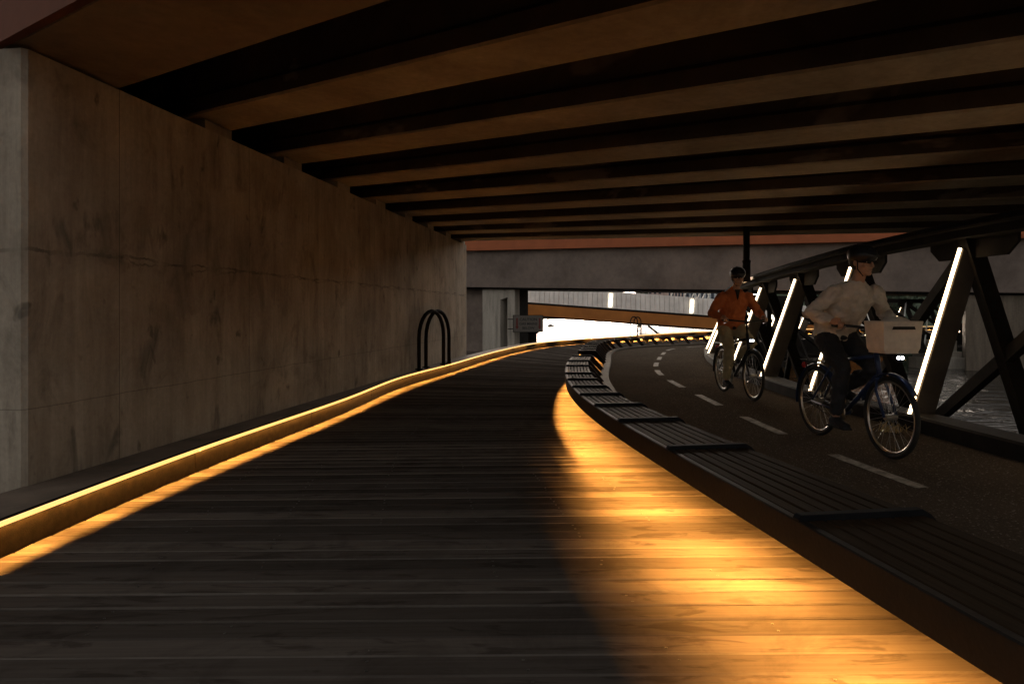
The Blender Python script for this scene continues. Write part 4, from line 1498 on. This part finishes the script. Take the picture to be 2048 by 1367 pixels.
    z0, z1 = sh + Vector((.105, 0, .0)), hipc + Vector((.150, 0, .02))
    cl = MB()
    cl.add([sh + Vector((.098, -.035, .055)), sh + Vector((.098, .035, .055)), sh + Vector((.128, 0, -.055))] + [sh + Vector((.06, -.035, .055)), sh + Vector((.06, .035, .055)), sh + Vector((.09, 0, -.10))],
           [(0, 1, 2), (5, 4, 3), (0, 3, 4, 1), (1, 4, 5, 2), (2, 5, 3, 0)])
    if opt.get('open_collar'): cl.build('shirt_front', MATS['black_cloth'], root)
    # ---- trousers
    tr = MB()
    capsule(tr, [(hipc + Vector((0, 0, .05)), .172, .125), (hipc + Vector((0, 0, -.07)), .182, .128)], 16)
    for sg in (-1, 1):
        hp_, kn, an = hips[sg], knees[sg], ankles[sg]
        capsule(tr, [(hp_, .102, .106), (hp_.lerp(kn, .5), .090, .094), (kn, .074, .077), (kn.lerp(an, .45), .070, .073), (kn.lerp(an, .92), .056, .060)])
    grown(tr, 'trousers', legs, root, .010, 3, .036)
    for sg in (-1, 1):
        an = ankles[sg]
        so = MB()
        capsule(so, [(an + Vector((-.045, 0, -.050)), .042, .042), (an + Vector((.02, 0, -.052)), .045, .046), (an + Vector((.09, 0, -.066)), .047, .032), (an + Vector((.165, 0, -.072)), .040, .022)])
        so.box(an + Vector((.055, 0, -.098)), (.27, .085, .02))
        grown(so, 'shoe', MATS['black_cloth'], root, .008, 3)
    # ---- hair and helmet
    hr = MB()
    hr.ell(H(-.035, 0, .015), (.088, .086, .095), 14, 10, Mh)
    hr.build('hair', MATS['hair_dark'], root, smooth=True)
    he = MB()
    he.ell(H(-.012, 0, .062), (.138, .104, .094), 20, 12, Mh)
    ho = grown(he, 'helmet', MATS['helmet_black'], root, .012, 2)
    pk = MB()
    pk.prism([H(.085, -.070, .062), H(.085, .070, .062), H(.145, .045, .052), H(.150, 0, .052), H(.145, -.045, .052)], Mh @ Vector((0, 0, .012)))
    pk.build('peak', MATS['helmet_black'], ho)
    vt = MB()
    for y in (-.045, 0, .045):
        vt.bar(H(.085, y, .132 - abs(y) * .3), H(-.07, y, .152 - abs(y) * .3), .014, .012)
    vt.build('vent', MATS['dark_slot'], ho)
    sp = MB()
    for sg in (-1, 1):
        sp.tube([H(.02, sg * .083, .02), H(.025, sg * .075, -.06), H(.04, sg * .02, -.115)], .005, 6)
    sp.build('strap', MATS['black_cloth'], ho)
    if opt.get('glasses'):
        gs = MB()
        for sg in (-1, 1):
            gs.ell(H(.100, sg * .034, .010), (.006, .026, .017), 12, 6, Mh)
            gs.tube([H(.098, sg * .058, .014), H(.0, sg * .083, .014)], .003, 5)
        gs.tube([H(.103, -.012, .012), H(.103, .012, .012)], .003, 5)
        gs.build('glasses', MATS['dark_slot'], root)
    return root

r1, f1 = Vector((3.13, 10.15, ZP)), Vector((3.20, 9.10, ZP))
b1, p1, g1 = make_bike('dark bicycle of the rider in orange with a twin lens front lamp', r1, f1, MATS['bike_black'], False, R(-60))
make_rider('person in an orange jacket, khaki trousers and dark helmet riding towards us', b1, p1, g1, (MATS['orange_cloth'], MATS['khaki_cloth']), {'lean': .17, 'yaw': R(0), 'open_collar': True})
r2, f2 = Vector((2.95, 6.62, ZP)), Vector((3.07, 5.58, ZP))
b2, p2, g2 = make_bike('blue bicycle with a large white front basket nearest the truss', r2, f2, MATS['bike_blue'], True, R(-40))
make_rider('person in a pale grey jacket, black trousers and glasses on the basket bicycle', b2, p2, g2, (MATS['grey_cloth'], MATS['black_cloth']), {'lean': .32, 'yaw': R(14), 'glasses': True, 'torso': .84})
